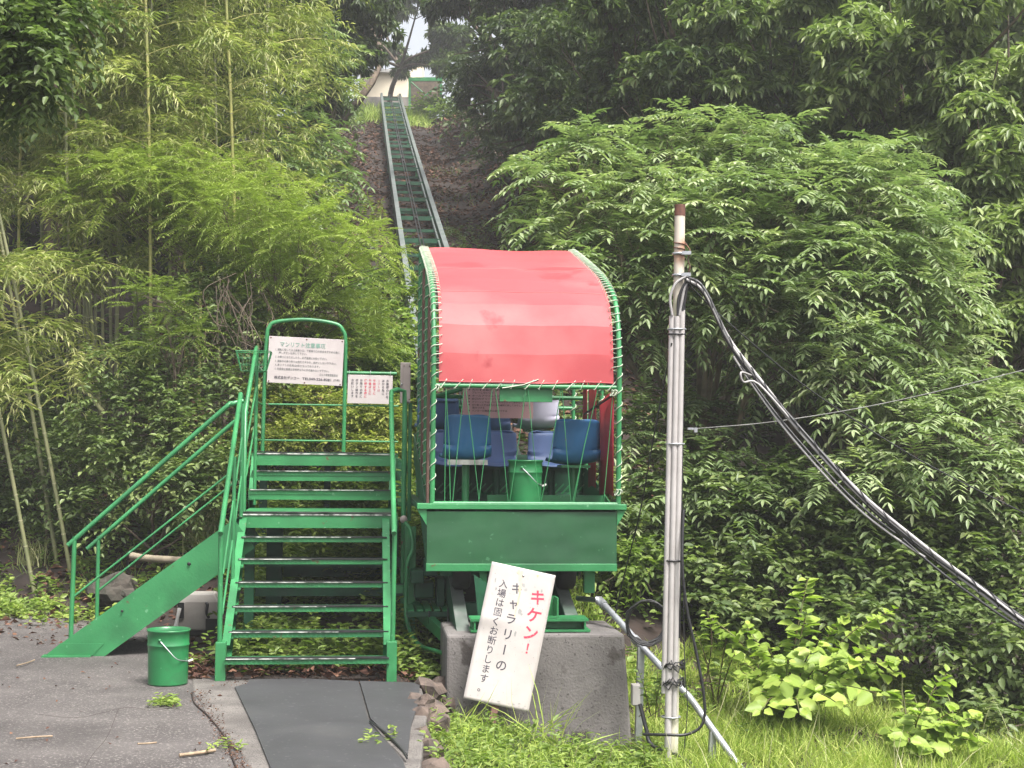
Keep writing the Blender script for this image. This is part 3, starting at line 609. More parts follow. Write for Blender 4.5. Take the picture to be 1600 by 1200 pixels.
# slatted shelf and drive gear beside the lower track
MB().uvz(.36, .70, 11.95, 12.0, .365, .40).build('shelf_edge', 'dkgreen', tr); MB().uvz(.36, .70, 11.25, 11.3, .335, .37).build('shelf_edge', 'dkgreen', tr)
for k in range(5):
    mb = MB(); mb.uvz(.375+.065*k, .42+.065*k, 11.3, 11.95, .37, .385); mb.build('shelf_slat', 'green', tr)
for (u0, u1, v0, v1, z0, z1) in ((.40, .50, 11.5, 11.8, .56, .66), (.50, .60, 11.45, 11.7, .62, .74), (.43, .58, 11.6, 11.85, .44, .56), (.60, .66, 11.5, 11.8, .385, .60)):
    mb = MB(); mb.uvz(u0, u1, v0, v1, z0, z1); mb.build('gear_housing', 'dkgreen', tr, bevel=.008)
mb = MB(); g = [L(.60+.07*math.cos(x), 11.22, .30+.06*math.sin(x)) for x in np.linspace(math.pi, 2*math.pi, 10)]; mb.tube([L(.53, 11.24, .38)]+g+[L(.67, 11.24, .40)], .008, 6); mb.build('hanging_cable', 'cable', tr)

# ------------------------------------------------------------------ lift car
CU0, CU1, CV = .478, 1.832, 10.6
car = thing('lift_car', 'open green lift car with arched red canvas canopy and blue seats', 'lift car', L(1.15, 12, .4))
mb = MB()
k = 16; us = np.linspace(CU0, CU1, k); q = np.random.default_rng(5)
zs = np.linspace(.775, 1.15, 8)
grid = [[L(u, CV+.004*q.normal()*(0 < i < k-1)+.006*math.sin(3*u+2*z), z) for z in zs] for i, u in enumerate(us)]
vs = [p for r in grid for p in r]; mb.add(vs, [(i*8+j, (i+1)*8+j, (i+1)*8+j+1, i*8+j+1) for i in range(k-1) for j in range(7)], True)
mb.build('front_panel', 'panel', car)
mb = MB(); mb.uvz(CU0-.005, CU1+.002, CV-.012, CV+.03, .728, .782); mb.build('panel_lip', 'green', car, bevel=.004)
mb = MB(); mb.prism([L(CU0-.004, CV+.02, .76), L(CU0-.004, CV+2.75, 1.52), L(CU0-.004, CV+2.75, 1.72), L(CU0-.004, CV+.02, 1.15)], U*.01); mb.build('side_plate', 'dkgreen', car)
mb = MB(); mb.prism([L(CU1-.006, CV+.02, .76), L(CU1-.006, CV+2.75, 1.52), L(CU1-.006, CV+2.75, 1.72), L(CU1-.006, CV+.02, 1.15)], U*.01); mb.build('side_plate', 'panel', car)
mb = MB(); mb.uvz(CU0+.01, CU1-.01, CV+.03, CV+.05, .80, 1.14); mb.prism([L(CU0+.01, CV+.05, .80), L(CU0+.01, CV+2.7, 1.52), L(CU0+.01, CV+2.7, 1.54), L(CU0+.01, CV+.05, .82)], U*(CU1-CU0-.02)); mb.build('underframe', 'dkgreen', car)
mb = MB(); mb.uvz(.405, 1.90, CV-.02, CV+.10, 1.165, 1.205); mb.build('deck_edge', 'green', car, bevel=.004)
mb = MB(); mb.prism([L(1.835, CV, 1.165), L(1.90, CV, 1.165), L(1.835, CV, 1.05)], V*.01); mb.build('deck_bracket', 'green', car); mb = MB(); mb.prism([L(.475, CV, 1.165), L(.405, CV, 1.165), L(.475, CV, 1.05)], V*.01); mb.build('deck_bracket', 'green', car)
mb = MB(); mb.uvz(.42, .475, CV+.10, CV+2.4, 1.15, 1.19); mb.build('side_step', 'dkgreen', car); mb = MB(); mb.uvz(1.835, 1.89, CV+.10, CV+2.4, 1.15, 1.19); mb.build('side_step', 'dkgreen', car)
mb = MB(); mb.uvz(CU0, CU1, CV+.05, CV+1.55, 1.17, 1.19); fl = mb.build('floor', 'dkgreen', car)
for i in range(22):
    a = CU0+.05+i*.058; mb = MB(); mb.bar(L(a, CV+1.56, 1.215), L(a+.09, CV+1.56, 1.31), .012, .008, up=V); mb.build('grating_bar', 'green', car)
mb = MB(); mb.uvz(CU0, CU1, CV+1.57, CV+2.75, 1.44, 1.46); mb.uvz(CU0, CU1, CV+1.60, CV+1.62, 1.19, 1.44); mb.build('upper_floor', 'dkgreen', car)
mb = MB(); mb.uvz(.95, 1.83, CV+.55, CV+.6, 1.19, 1.25); mb.build('floor_beam', 'green', car)
# canopy frame
prof = [(10.585, 2.05), (10.60, 2.27), (10.65, 2.48), (10.75, 2.64), (10.90, 2.745), (11.22, 2.875), (11.62, 2.995), (12.2, 3.145), (12.95, 3.325)]
hoopp = smooth_path([(v, 0, z) for v, z in [(10.6, 1.2)]+prof[:1]+prof[1:]], 90)[:, [0, 2]]
UA, UB = .512, 1.842
for u in (UA, UB):
    mb = MB(); pts = [L(u, v, z) for v, z in hoopp]; mb.tube(pts, .0185, 10); mb.build('hoop_frame', 'green', car)
    # rope winding round the hoop and through the canvas hem
    mb = MB(); P = np.array(pts); ln = np.concatenate([[0], np.cumsum(np.linalg.norm(np.diff(P, axis=0), axis=1))]); inw = 1 if u < 1 else -1
    s = .10; path = []
    while s < ln[-1]-.03:
        dense = .066
        if s < .85: dense = .105
        for ph in range(8):
            g = 2*math.pi*ph/8; ss = s+dense*ph/8
            c = np.array([np.interp(ss, ln, P[:, i]) for i in range(3)]); c2 = np.array([np.interp(ss+.01, ln, P[:, i]) for i in range(3)]); tn = nrm(c2-c); nr = np.cross(tn, U)
            rr = .0235; off = U*math.cos(g)*rr+nr*math.sin(g)*rr
            if s >= .85 and math.cos(g)*inw > .5: off = off+U*inw*.035
            path.append(c+off)
        s += dense
    mb.tube(path, .0033, 4, False); mb.build('rope_lacing', 'rope', car)
nx = 30; xs = np.linspace(UA+.038, UB-.042, nx)
def cloth(x, v, z):
    e = min(x-UA-.038, UB-.042-x); pk = .0035*math.exp(-e/.04)*math.sin(z*46+v*40)
    return L(x, v+.0015*math.sin(5*x+9*z)*(z < 2.7)+pk*(z < 2.75), z+.005*math.sin(6*x+2*z)*math.sin(3*z+x)+pk*(z > 2.75)+.010*max(0, math.sin(math.pi*(x-UA)/(UB-UA)*2.2))*(v > 12.0)+.003*math.sin(11*x+5*v))
mb = MB(); pr = [(10.586, 2.065)]+prof[1:]
for a, b in zip(pr[:-1], pr[1:]):
    rows = [(a[0]+(b[0]-a[0])*f, a[1]+(b[1]-a[1])*f) for f in np.linspace(0, 1, 5)]
    vs = [cloth(x, v, z-.0012*math.sin(math.pi*i/4)) for i, (v, z) in enumerate(rows) for x in xs]
    mb.add(vs, [(i*nx+j, i*nx+j+1, (i+1)*nx+j+1, (i+1)*nx+j) for i in range(4) for j in range(nx-1)], True)
cn = mb.build('canopy', 'red', car)
mb = MB(); mb.tube([cloth(x, 10.586, 2.067) for x in xs], .006, 6); mb.build('canopy_hem', 'red', cn)
for v, z in (prof[4], prof[6]):
    mb = MB(); mb.tube([cloth(x, v, z)+Z*.001 for x in xs], .0026, 5); mb.build('canopy_seam', 'redseam', cn)
for (v, z) in [(10.6, 2.04), (10.6, 1.205)]:
    mb = MB(); mb.tube([L(UA, v-.002, z), L(UB, v-.002, z)], .0165, 10); mb.build('front_bar', 'green', car)
mb = MB(); path = []
for i in range(13):
    x = UA+.05+i*.10; path += [L(x, CV-.022, 2.02), L(x+.045+.02*math.sin(i*2.3), CV-.012, 2.085), L(x+.06, CV+.01, 2.08), L(x+.08, CV+.018, 2.03)]
mb.tube(path, .0036, 4, False); mb.tube([L(1.0, CV-.024, 2.025), L(1.15, CV-.022, 2.05), L(1.26, CV-.015, 2.09)], .004, 4); mb.build('rope_lacing', 'rope', car)
for (u, v, z) in ((1.80, CV-.02, 2.0), (1.838, CV-.02, 1.29), (.53, CV-.02, 2.02)):
    mb = MB(); mb.tube([L(u+.03*math.cos(x)*(1-x/18), v-.01*math.sin(2*x), z+.022*math.sin(x*1.4)) for x in np.linspace(0, 12, 30)], .004, 4); mb.build('rope_knot', 'rope', car)
# side posts, brown boards on the left, curtains on the right
for u, dv in ((UA-.01, .95), (UA-.012, 1.75), (UA-.012, 2.3), (UB, .78), (UB, 1.55), (UB, 2.3)):
    v = CV+dv; zt = np.interp(v, [p[0] for p in hoopp], [p[1] for p in hoopp]); mb = MB(); mb.tube([L(u, v, 1.18), L(u, v, zt-.01)], .0165, 8); mb.build('side_post', 'green', car)
    mb = MB(); mb.tube([L(u+.024*math.cos(x), v+.024*math.sin(x), 1.25+(zt-1.35)*x/(38*2*math.pi/2)) for x in np.linspace(0, 19*2*math.pi, 160)], .0042, 4, False); mb.build('rope_lacing', 'rope', car)
for dv, w in ((.30, .14), (1.35, .16)):
    v = CV+dv; zt = np.interp(v, [p[0] for p in hoopp], [p[1] for p in hoopp]); mb = MB(); mb.uvz(UA-.03, UA-.012, v-w/2, v+w/2, 1.19, zt-.06); mb.build('side_board', 'brown', car)
for dv0, dv1, z0, z1a, z1b in ((.03, .66, 1.26, 2.03, 1.95), (.84, 1.22, 1.30, 2.25, 2.25), (1.30, 1.52, 1.75, 2.3, 2.3)):
    mb = MB(); kk = 9; vs = []
    for i in range(kk):
        f = i/(kk-1); v = CV+dv0+(dv1-dv0)*f; off = .004*math.sin(f*9); vs += [L(UB-.03+off, v, z0+.01*math.sin(f*4)), L(UB-.03+off*.6, v, z1a+(z1b-z1a)*f)]
    mb.add(vs, [(2*i, 2*i+2, 2*i+3, 2*i+1) for i in range(kk-1)], True); c = mb.build('side_curtain', 'redside', car); sm = c.modifiers.new('thick', 'SOLIDIFY'); sm.thickness = .005
mb = MB(); mb.bar(L(UB-.03, CV+.05, 1.99), L(UB-.16, CV+.6, 1.86), .012, .012); mb.build('curtain_pole', 'cable', car)
# string lattice across the front
mb = MB()
bx = [.655, .84, 1.055, 1.27, 1.50, 1.72]; tx = [.575, .625, .705, .93, 1.175, 1.44, 1.70, 1.80]
for a, b in ((.60, .60), (.60, .64), (.73, .655), (.74, .845), (.93, .84), (.95, 1.05), (1.17, 1.06), (1.185, 1.275), (1.425, 1.285), (1.43, 1.50), (1.69, 1.51), (1.80, 1.735), (1.69, 1.52)):
    mb.tube([L(a, CV-.004, 2.03), (L(a, CV-.004, 2.03)+L(b, CV-.004, 1.21))/2+U*rng.normal()*.006+V*.01*rng.uniform(), L(b, CV-.004, 1.21)], .0030, 5, False)
mb.build('string_lattice', 'green', car)
mb = MB(); mb.uvz(.985, 1.365, CV+.02, CV+.035, 1.93, 2.025); mb.build('name_plate', 'green', car, bevel=.003)
# rear frame bars
for v, z in ((CV+2.3, 1.95), (CV+2.3, 2.35), (CV+1.75, 2.02)):
    mb = MB(); mb.tube([L(UA, v, z), L(UB, v, z)], .0165, 8); mb.build('rear_bar', 'green', car)
mb = MB(); mb.tube([L(UA, CV+1.7, 1.99), L(.95, CV+1.75, 2.12)], .018, 8); mb.build('rear_bar', 'green', car)
# seats
def seat(u, v, z, face, m, bracket=False, w=.36, hb=.35):
    rt = MB(); kx = 11; prof_s = [(-.36, .015), (-.30, .035), (-.16, .02), (-.04, .03), (.02, .09), (.045, .18), (.06, .27), (.075, hb-.02), (.08, hb)]; prof_s = [tuple(p) for p in smooth_path([(a, 0, b) for a, b in prof_s], 32)[:, [0, 2]]]; kk = len(prof_s); vs = []
    for i, (dv, dz) in enumerate(prof_s):
        f = i/(kk-1); ww = w*(1.06-.16*f)
        if f > .86: ww *= math.sqrt(max(0.0, 1-((f-.86)/.14)**2*.55))
        for j in range(kx):
            a = -1+2*j/(kx-1); cup = .055*a*a*(1 if f > .5 else .35); cz_ = .03*a*a*(f < .55)
            vs.append(L(u+a*ww/2, v-face*dv+face*cup*(f > .5), z+dz+cz_))
    rt.add(vs, [(i*kx+j, i*kx+j+1, (i+1)*kx+j+1, (i+1)*kx+j) for i in range(kk-1) for j in range(kx-1)], True)
    o = rt.build('seat', m, car); sm = o.modifiers.new('thick', 'SOLIDIFY'); sm.thickness = .010; sm.offset = 0
    mb = MB(); mb.lathe(L(u, v+face*.15, z-.30), [(.028, 0), (.028, .30), (.028, .301)], 12); mb.uvz(u-.11, u+.11, v+face*.15-.11, v+face*.15+.11, z-.008, z+.012); mb.build('pedestal', 'dkgreen' if m != 'chair' else 'green', o)
    if bracket:
        mb = MB(); mb.uvz(u-.148, u+.148, v-face*.03-.01, v-face*.03+.004, z-.015, z+.022); mb.build('tin_strip', 'tin', o)
seat(.785, 11.0, 1.49, 1, 'chair', True); seat(1.60, 11.02, 1.465, 1, 'chair')
for u in (.74, 1.08, 1.52): seat(u, 12.0, 1.44, -1, 'chairfade', hb=.30)
seat(.66, 12.75, 1.74, 1, 'chairfade', hb=.27); seat(1.10, 12.75, 1.70, 1, 'chairfade', hb=.25); seat(1.52, 12.75, 1.75, 1, 'chairwhite', hb=.30)
mb = MB(); mb.prism([L(1.415, 12.03, 1.515), L(1.455, 12.03, 1.515), L(1.462, 12.035, 1.62), L(1.445, 12.045, 1.675), L(1.432, 12.045, 1.70), L(1.418, 12.04, 1.655), L(1.408, 12.035, 1.60)], V*.006); mb.build('worn_patch', 'whitep', car)
# wheels and buffers
for u in (RUL+.03, RUR+.02):
    for v in (11.05, 12.55):
        zc = rz(v)+.018+.145; mb = MB(); mb.lathe(L(u-.065, v, zc), [(.05, 0), (.12, .0), (.143, .018), (.145, .065), (.143, .112), (.12, .13), (.05, .13)], 28, axis=U, x=V); w = mb.build('wheel', 'tyre', car)
        mb = MB(); mb.lathe(L(u-.072, v, zc), [(0, 0), (.06, 0), (.06, .144), (0, .144)], 16, axis=U, x=V); mb.build('hub', 'dkgreen', w)
for (u0, u1, z0, z1, v0) in ((.86, .91, .52, .735, 10.66), (1.26, 1.33, .55, .735, 10.66), (1.625, 1.70, .56, .735, 10.75)):
    mb = MB(); mb.uvz(u0, u1, v0, v0+.06, z0, z1); mb.build('buffer_post', 'green', car)
mb = MB(); mb.uvz(.6, 1.62, 11.02, 11.08, .66, .70); mb.build('axle', 'dkgreen', car); mb = MB(); mb.uvz(.6, 1.62, 12.52, 12.58, 1.10, 1.14); mb.build('axle', 'dkgreen', car)
mb = MB(); mb.uvz(.62, 1.60, 11.6, 11.66, .66, .95); mb.build('cross_member', 'dkgreen', car)

# pink rules board in the car
bc = L(1.128, 12.3, 2.05); ex, ey = U, Z; nn = -V
t = thing('rules_board', 'pink golf rules board hanging inside the lift car', 'notice', bc-Z*.2)
board(t, 'sign_panel', bc, ex, ey, .585, .41, .004, 'pink')
mb = MB()
for s, x, y, w in (('●', -.245, .058, .013), ('先行する組が、安全な距離に', -.215, .055, .36), ('プレーしないこと', -.215, .032, .18), ('●', -.245, .009, .013), ('ホールアウトしたら、直ちに', -.215, .006, .34), ('●', -.245, -.016, .013), ('自己のグリーンフォーク、ポットに', -.215, -.019, .42), ('●', -.245, -.042, .013), ('グリーン上ではスパイクを引きずって歩かない', -.215, -.045, .42),
                   ('●', -.245, -.066, .013), ('切り取った芝は直ちに元の場所に戻してからしっかり', -.215, -.070, .46), ('踏みつける', -.212, -.092, .10), ('●', -.245, -.114, .013), ('バンカーの後始末は自分でやる', -.215, -.117, .29)):
    text_line(mb, s, bc+ex*x+ey*(y-.035)+nn*.0025, ex, ey, .019 if s != '●' else .013, w, .010)
text_line(mb, 'プレーヤーの心得', bc+ex*-.2+ey*.135+nn*.0025, ex, ey, .045, .42, .02)
mb.build('lettering', 'ink', t)
for x in (-.25, .25):
    mb = MB(); mb.tube([bc+ex*x+ey*.2, bc+ex*x+ey*.2+Z*.9], .002, 4); mb.build('hanging_wire', 'steel', t)

# pails
def pail(name, label, p, h=.365, r=.138, group='green metal pails'):
    t = thing(name, label, 'pail', p, group); p = np.asarray(p)
    mb = MB(); mb.lathe(p, [(0, .004), (r*.93, .004), (r*.94, 0), (r*.95, .01), (r*.97, h*.60), (r*.985, h*.70), (r*1.015, h*.715), (r*1.015, h*.73), (r*.985, h*.745), (r*.99, h*.95), (r*1.035, h*.965), (r*1.045, h*.985), (r*1.03, h), (r*.985, h*.99), (r*.975, h*.9), (r*.94, .02), (0, .02)], 40); mb.build('pail_body', 'pail', t)
    e = [L(0, 0, 0)]; mb = MB(); a0 = np.array([p+U*(-r*.30)-V*(r*.96)+Z*h*.83]); a = p-U*r*.30-V*r*.97+Z*h*.83; b = p+U*r*.98-V*r*.15+Z*h*.42
    mid = p+U*r*.55-V*r*1.06+Z*h*.50; mb.tube(smooth_path([a, (a+mid)/2-V*.012, mid, b], 20), .0035, 6); mb.build('handle', 'steel', t)
    mb = MB(); mb.lathe(a+V*.005, [(.012, 0), (.010, .010), (0, .012)], 10, axis=-V, x=U); mb.build('handle_ear', 'pail', t)
    mb = MB(); mb.bar(b-U*.0, b+U*.03+Z*.012, .012, .012); mb.build('grip', 'whitep', t)
    return t
t = pail('pail', 'open green metal pail standing on the asphalt beside the stairs', L(-1.257, 10.26, .007))
mb = MB(); mb.lathe(L(-1.257, 10.26, .3), [(0, 0), (.132, 0)], 24); mb.build('contents', 'soil', t)
pail('pail', 'green metal pail on the floor of the lift car between the seats', L(1.203, 10.88, 1.19), h=.325, r=.125)

# ------------------------------------------------------------------ concrete block and leaning sign
t = thing('concrete_block', 'weathered grey concrete end block under the track', 'concrete block', L(1.2, 10.2, -.4))
mb = MB(); mb.prism([L(.595, 10.09, .343), L(1.80, 10.09, .347), L(1.86, 10.09, -.42), L(.595, 10.09, -.42)], V*.8); mb.build('block_body', 'conc', t, bevel=.018)
mb = MB(); mb.uvz(1.35, 1.95, 10.02, 10.9, -.75, -.425); mb.build('footing', 'conc', t, bevel=.01)
cx = pv(797, 994, 9.84); th = math.radians(-12.2); lean = nrm(Z*1.0+V*.16)
ex = nrm(U*math.cos(th)+lean*math.sin(th)); ey = nrm(-U*math.sin(th)+lean*math.cos(th)); nn = np.cross(ex, ey)
t = thing('warning_sign', 'weathered white danger sign leaning askew against the concrete block', 'sign', cx-ey*.45)
BW, BH = .435, .905
n_ = 48; m_ = 16; vs = []
for i in range(n_+1):
    for j in range(m_+1):
        x = -BW/2+BW*j/m_; y = -BH/2+BH*i/n_; bend = .012*math.exp(-((y-.08)/.05)**2)*(1-j/m_)**2*1.2+.004*math.sin(7*y+3*x)
        vs.append(cx+ex*x+ey*y+nn*bend)
mb = MB(); mb.add(vs, [(i*(m_+1)+j, i*(m_+1)+j+1, (i+1)*(m_+1)+j+1, (i+1)*(m_+1)+j) for i in range(n_) for j in range(m_)], True); o = mb.build('sign_sheet', 'board', t); sm = o.modifiers.new('thick', 'SOLIDIFY'); sm.thickness = .006; sm.offset = -1
mb = MB(); a_ = cx+ey*.38-nn*.03; b_ = cx-ey*.62-nn*.03; mb.bar(a_, b_, .045, .03, up=V); mb.build('wooden_stake', 'brown', t)
# weathering: rust run below the nail and grey chips in the paint
mm = M['board'].copy(); mm.name = 'weathered_sign_paint'; o.data.materials[0] = mm
def at(x, y, d=.0030): 
    bend = .012*math.exp(-((y-.08)/.05)**2)*(1-(x+BW/2)/BW)**2*1.2+.004*math.sin(7*y+3*x)
    return cx+ex*x+ey*y+nn*(bend+d)
def conform(mb):
    out = []
    for p in mb.v:
        d = np.asarray(p)-cx; out.append(tuple(at(d@ex, d@ey, .0012)))
    mb.v = out; return mb
q = np.random.default_rng(8)
def splat(name, m, lst):
    mb = MB()
    for (x, y, rx, ry) in lst:
        k = 9; ph = q.uniform(0, 6.28); pts = [at(x+rx*math.cos(2*math.pi*i/k)*q.uniform(.6, 1.15), y+ry*math.sin(2*math.pi*i/k)*q.uniform(.6, 1.15), .0018) for i in range(k)]
        mb.add(pts, [tuple(range(k))])
    mb.build(name, m, t)['kind'] = 'stuff'
M['rustrun'] = mat('rust_run', (.58, .44, .29), (.50, .34, .19), rough=.7, scale=9)
M['chip'] = mat('bare_metal_chip', (.30, .30, .29), (.22, .22, .21), rough=.6, scale=25)
splat('rust_run', 'rustrun', [(-.012, .40, .012, .045), (.0, .33, .010, .05), (.006, .25, .007, .06), (.10, .425, .008, .010), (.003, .16, .004, .04), (-.03, .425, .010, .02)])
splat('paint_chips', 'chip', [(.020, .345, .013, .012), (.042, .318, .012, .010), (-.01, .30, .007, .006), (.03, .17, .013, .020), (.045, .155, .012, .008), (.145, .335, .007, .012), (.135, .29, .006, .008), (.14, .25, .005, .008), (-.17, .335, .006, .018), (-.18, .38, .005, .005), (-.155, .285, .006, .012), (.03, .02, .01, .018)]
      + [(q.uniform(-.20, .20), q.uniform(-.44, .44), q.uniform(.0015, .004), q.uniform(.0015, .005)) for _ in range(70)] + [(q.uniform(-.02, .20), -.44+q.uniform(0, .03), q.uniform(.004, .010), q.uniform(.002, .005)) for _ in range(12)])
mb = MB(); mb.lathe(at(.005, .405, 0), [(.009, 0), (.008, .004), (.003, .006), (0, .006)], 10, axis=nn, x=ex); mb.build('nail', 'steel', t)
mb = MB(); text_column(mb, 'キケン', at(.128, .285), ex, ey, .105, .118, .020); text_column(mb, '！', at(.128, -.055), ex, ey, .085, .1, .012)
conform(mb).build('red_lettering', 'inkred', t)
mb = MB(); text_column(mb, 'ギャラリーの', at(-.018, .315), ex, ey, .078, .102, .012); conform(mb).build('lettering', 'ink', t)
mb = MB(); text_column(mb, '入場は固くお断りします。', at(-.112, .325), ex, ey, .060, .0625, .008); conform(mb).build('lettering', 'ink', t)

# ------------------------------------------------------------------ pole, conduits and cables
pb = pY(1047, 1330, 9.6); pt = pY(1062.5, 322, 9.6); pd = nrm(pt-pb)
def pole_at(y, off=0., fwd=0.):
    """point on the pole at the height seen at image row y, shifted sideways / towards the road"""
    f = (1330-y)/(1330-322); return pb+(pt-pb)*f+_R*off-np.array([0, 1, 0])*fwd
pole = thing('utility_pole', 'pale rusty-topped steel pole strapped with grey conduits beside the lift car', 'pole', pb)
mb = MB(); mb.tube([pole_at(1400, .008), pole_at(700, .004), pole_at(468)], .035, 16); mb.build('shaft', 'polepaint', pole)
mb = MB(); mb.tube([pole_at(470), pole_at(322)], .034, 16); mb.build('upper_pipe', 'rusty', pole)
mb = MB(); mb.tube([pole_at(338), pole_at(320)], .0352, 16); mb.build('rust_cap', 'rust', pole)
for off, fw, y0, y1, r in ((-.045, .035, 497, 1085, .0185), (-.013, .048, 498, 1085, .0185), (.020, .044, 488, 1120, .0185)):
    mb = MB(); mb.tube([pole_at(y1, off-.012*(y1 > 900), fw), pole_at(y0, off, fw)], r, 12); mb.build('conduit', 'pvc', pole)
mb = MB(); mb.tube([pole_at(1210, -.03, .045), pole_at(1040, -.03, .045)], .022, 12); mb.build('conduit_sleeve', 'pvc', pole)
mb = MB(); mb.tube([pole_at(y, .034, .035) for y in (480, 700, 900, 1000)], .008, 6); mb.build('black_riser', 'cable', pole)
for y, m in ((518, 'steel'), (526, 'cable'), (698, 'steel'), (880, 'cable'), (1122, 'steel')):
    mb = MB(); p = []
    for g in np.linspace(0, 2*math.pi, 25): p.append(pole_at(y, -.010+.058*math.cos(g), .016+.052*math.sin(g)))
    mb.tube(p, .006, 6, False); mb.build('band_clamp', m, pole)
for y in (398, 432):
    mb = MB(); mb.tube([pole_at(y, .039*math.cos(g), .039*math.sin(g)) for g in np.linspace(0, 2*math.pi, 21)], .009, 6, False); mb.bar(pole_at(y, .01, .05), pole_at(y, .07, .055), .02, .022); mb.build('pipe_clamp', 'steel', pole)
mb = MB(); mb.tube([pole_at(392-3*x, .037*math.cos(2.4*x), .037*math.sin(2.4*x)) for x in np.linspace(0, 5, 40)]+[pole_at(y, .06+.008*math.sin(y), .03) for y in range(392, 428, 5)], .004, 5); mb.build('wire_wrap', 'rust', pole)
for y, s in ((1040, 3), (1068, 4)):
    q = np.random.default_rng(y); mb = MB(); mb.tube([pole_at(y+q.normal()*5, .066*math.cos(g)+q.normal()*.005, .02+.06*math.sin(g)) for g in np.linspace(0, 2*math.pi*s, 22*s)], .005, 5, False); mb.build('cable_tie', 'cable', pole)
mb = MB(); mb.box(pole_at(674, .09, .05), _R*.05, V*.02, Z*.014); mb.box(pole_at(676, .115, .05), _R*.02, V*.03, Z*.03); mb.build('wire_anchor', 'steel', pole)
# gooseneck cables out of the conduits
for off, m, ctl in ((-.052, 'cablegrey', [(497, -.045), (470, -.06), (448, -.03), (438, .02), (436, .05)]), (-.01, 'cable', [(497, -.01), (470, -.005), (448, .03), (437, .07)]), (.0, 'cablegrey', [(497, .0), (475, .015), (452, .035), (438, .08)]), (.032, 'cable', [(490, .020), (470, .036), (450, .05), (440, .075)])):
    mb = MB(); mb.tube(smooth_path([pole_at(y, o, .055) for y, o in ctl], 18), .0095, 7); mb.build('cable_tail', m, pole)
# the bundle sweeping down to the right, nearer and nearer
bpath = smooth_path([pY(1072, 436, 9.54), pY(1100, 455, 9.5), pY(1140, 535, 9.4), (pY(1188, 598, 9.3)), pY(1250, 672, 9.1), pY(1345, 775, 8.85), pY(1440, 855, 8.6), pY(1530, 920, 8.35), pY(1620, 985, 8.1), pY(1800, 1085, 7.6)], 80)
t = thing('cable_bundle', 'thick strapped bundle of black and grey cables sagging to the lower right', 'cables', bpath[0])
q = np.random.default_rng(21); nb = len(bpath); s_ = np.linspace(0, 1, nb)
for i, (m, r, a0) in enumerate((('cable', .0105, 0), ('cablegrey', .011, 1.1), ('cable', .009, 2.2), ('cablegrey', .009, 3.2), ('cable', .0095, 4.2), ('cable', .007, 5.2))):
    w = .0145; pts = [bpath[k]+_Up*(w*math.sin(a0+1.5*s_[k])+.006*math.sin(17*s_[k]+a0*3))+V*w*math.cos(a0+1.5*s_[k]) for k in range(nb)]
    mb = MB(); mb.tube(pts, r, 7); mb.build('cable', m, t)
for (k0, k1, dz, m) in ((18, 50, .060, 'cablegrey'), (20, 46, .030, 'cable'), (46, 64, .03, 'cable')):
    mb = MB(); pts = [bpath[k]-_Up*(.02+dz*math.sin(math.pi*(k-k0)/(k1-k0)))-_R*.02 for k in range(k0, k1)]; mb.tube(pts, .0075, 6); mb.build('cable', m, t)
mb = MB(); mb.tube(smooth_path([bpath[22]-Z*.02, pY(1158, 582, 9.2), pY(1162, 597, 9.2), pY(1185, 600, 9.2), bpath[31]], 20), .007, 6); mb.build('cable', 'cablegrey', t)
mb = MB(); d_ = nrm(np.gradient(bpath, axis=0)); pts = []
for k in np.linspace(0, nb-1, 620):
    b = np.array([np.interp(k, np.arange(nb), bpath[:, i]) for i in range(3)]); g = k*2.1; pts.append(b+(_Up*math.sin(g)+V*math.cos(g))*.027)
mb.tube(pts, .0032, 4, False); mb.build('spiral_wrap', 'cable', t)
def wire(label, pts, r, m='cable', name='wire', n=40, group=None):
    p = smooth_path(pts, n); mb = MB(); mb.tube(p, r, 5); o = mb.build(name, m, None, p[0]); return tag(o, label, 'wire', group)
wire('thin dark wire drooping from the pole top behind the cable bundle', [pY(1072, 440, 9.6), pY(1130, 497, 9.8), pY(1260, 605, 10.1), pY(1400, 697, 10.3), pY(1500, 752, 10.4), pY(1700, 850, 10.5)], .005)
wire('twisted grey wire rising rightwards from the pole across the leaves', [pole_at(674, .115, .05), pY(1200, 660, 9.7), pY(1330, 640, 9.9), pY(1450, 615, 10.1), pY(1600, 578, 10.4), pY(1800, 525, 10.8)], .0038, 'wire')
wire('thin guy wire running from the pole down to the left of it', [pole_at(540, -.045, .055), pY(1020, 690, 9.7), pY(1000, 800, 9.9), pY(970, 920, 10.2), pY(962, 958, 10.25)], .005)
wire('thick black cable looping down the right side of the pole', [pole_at(800, .046, .05), pY(1066, 880, 9.5), pY(1073, 950, 9.5), pY(1088, 1020, 9.5), pY(1100, 1090, 9.5), pY(1098, 1130, 9.5), pY(1075, 1147, 9.5), pY(1040, 1148, 9.5), pY(1005, 1147, 9.6)], .010, name='cable_loop')
wire('thin black wire hanging beside the thick cable loop', [pole_at(900, .05, .05), pY(1070, 1040, 9.5), pY(1074, 1100, 9.5), pY(1070, 1160, 9.5), pY(1066, 1180, 9.5)], .003)
wire('black cable lying along the foot of the concrete block', [pY(1000, 1100, 9.75), pY(1010, 1140, 9.7), pY(1020, 1165, 9.65), pY(1075, 1190, 9.5), pY(1110, 1240, 9.3)], .014, name='cable_run')
# coil hung on the slope pipe
c = pY(1010, 972, 10.1); t = thing('cable_coil', 'coil of thin black cable hanging behind the pole', 'coil', c)
q = np.random.default_rng(4)
for k in range(4):
    mb = MB(); rx = .125+.006*k; mb.tube([c+_R*(rx*math.cos(g)+.004*q.normal())+Z*(rx*1.05*math.sin(g)+.004*q.normal())-V*(.01*k+.006*math.sin(3*g)) for g in np.linspace(0, 2*math.pi*2, 50)], .0052, 5, False); mb.build('cable_turn', 'cable', t)
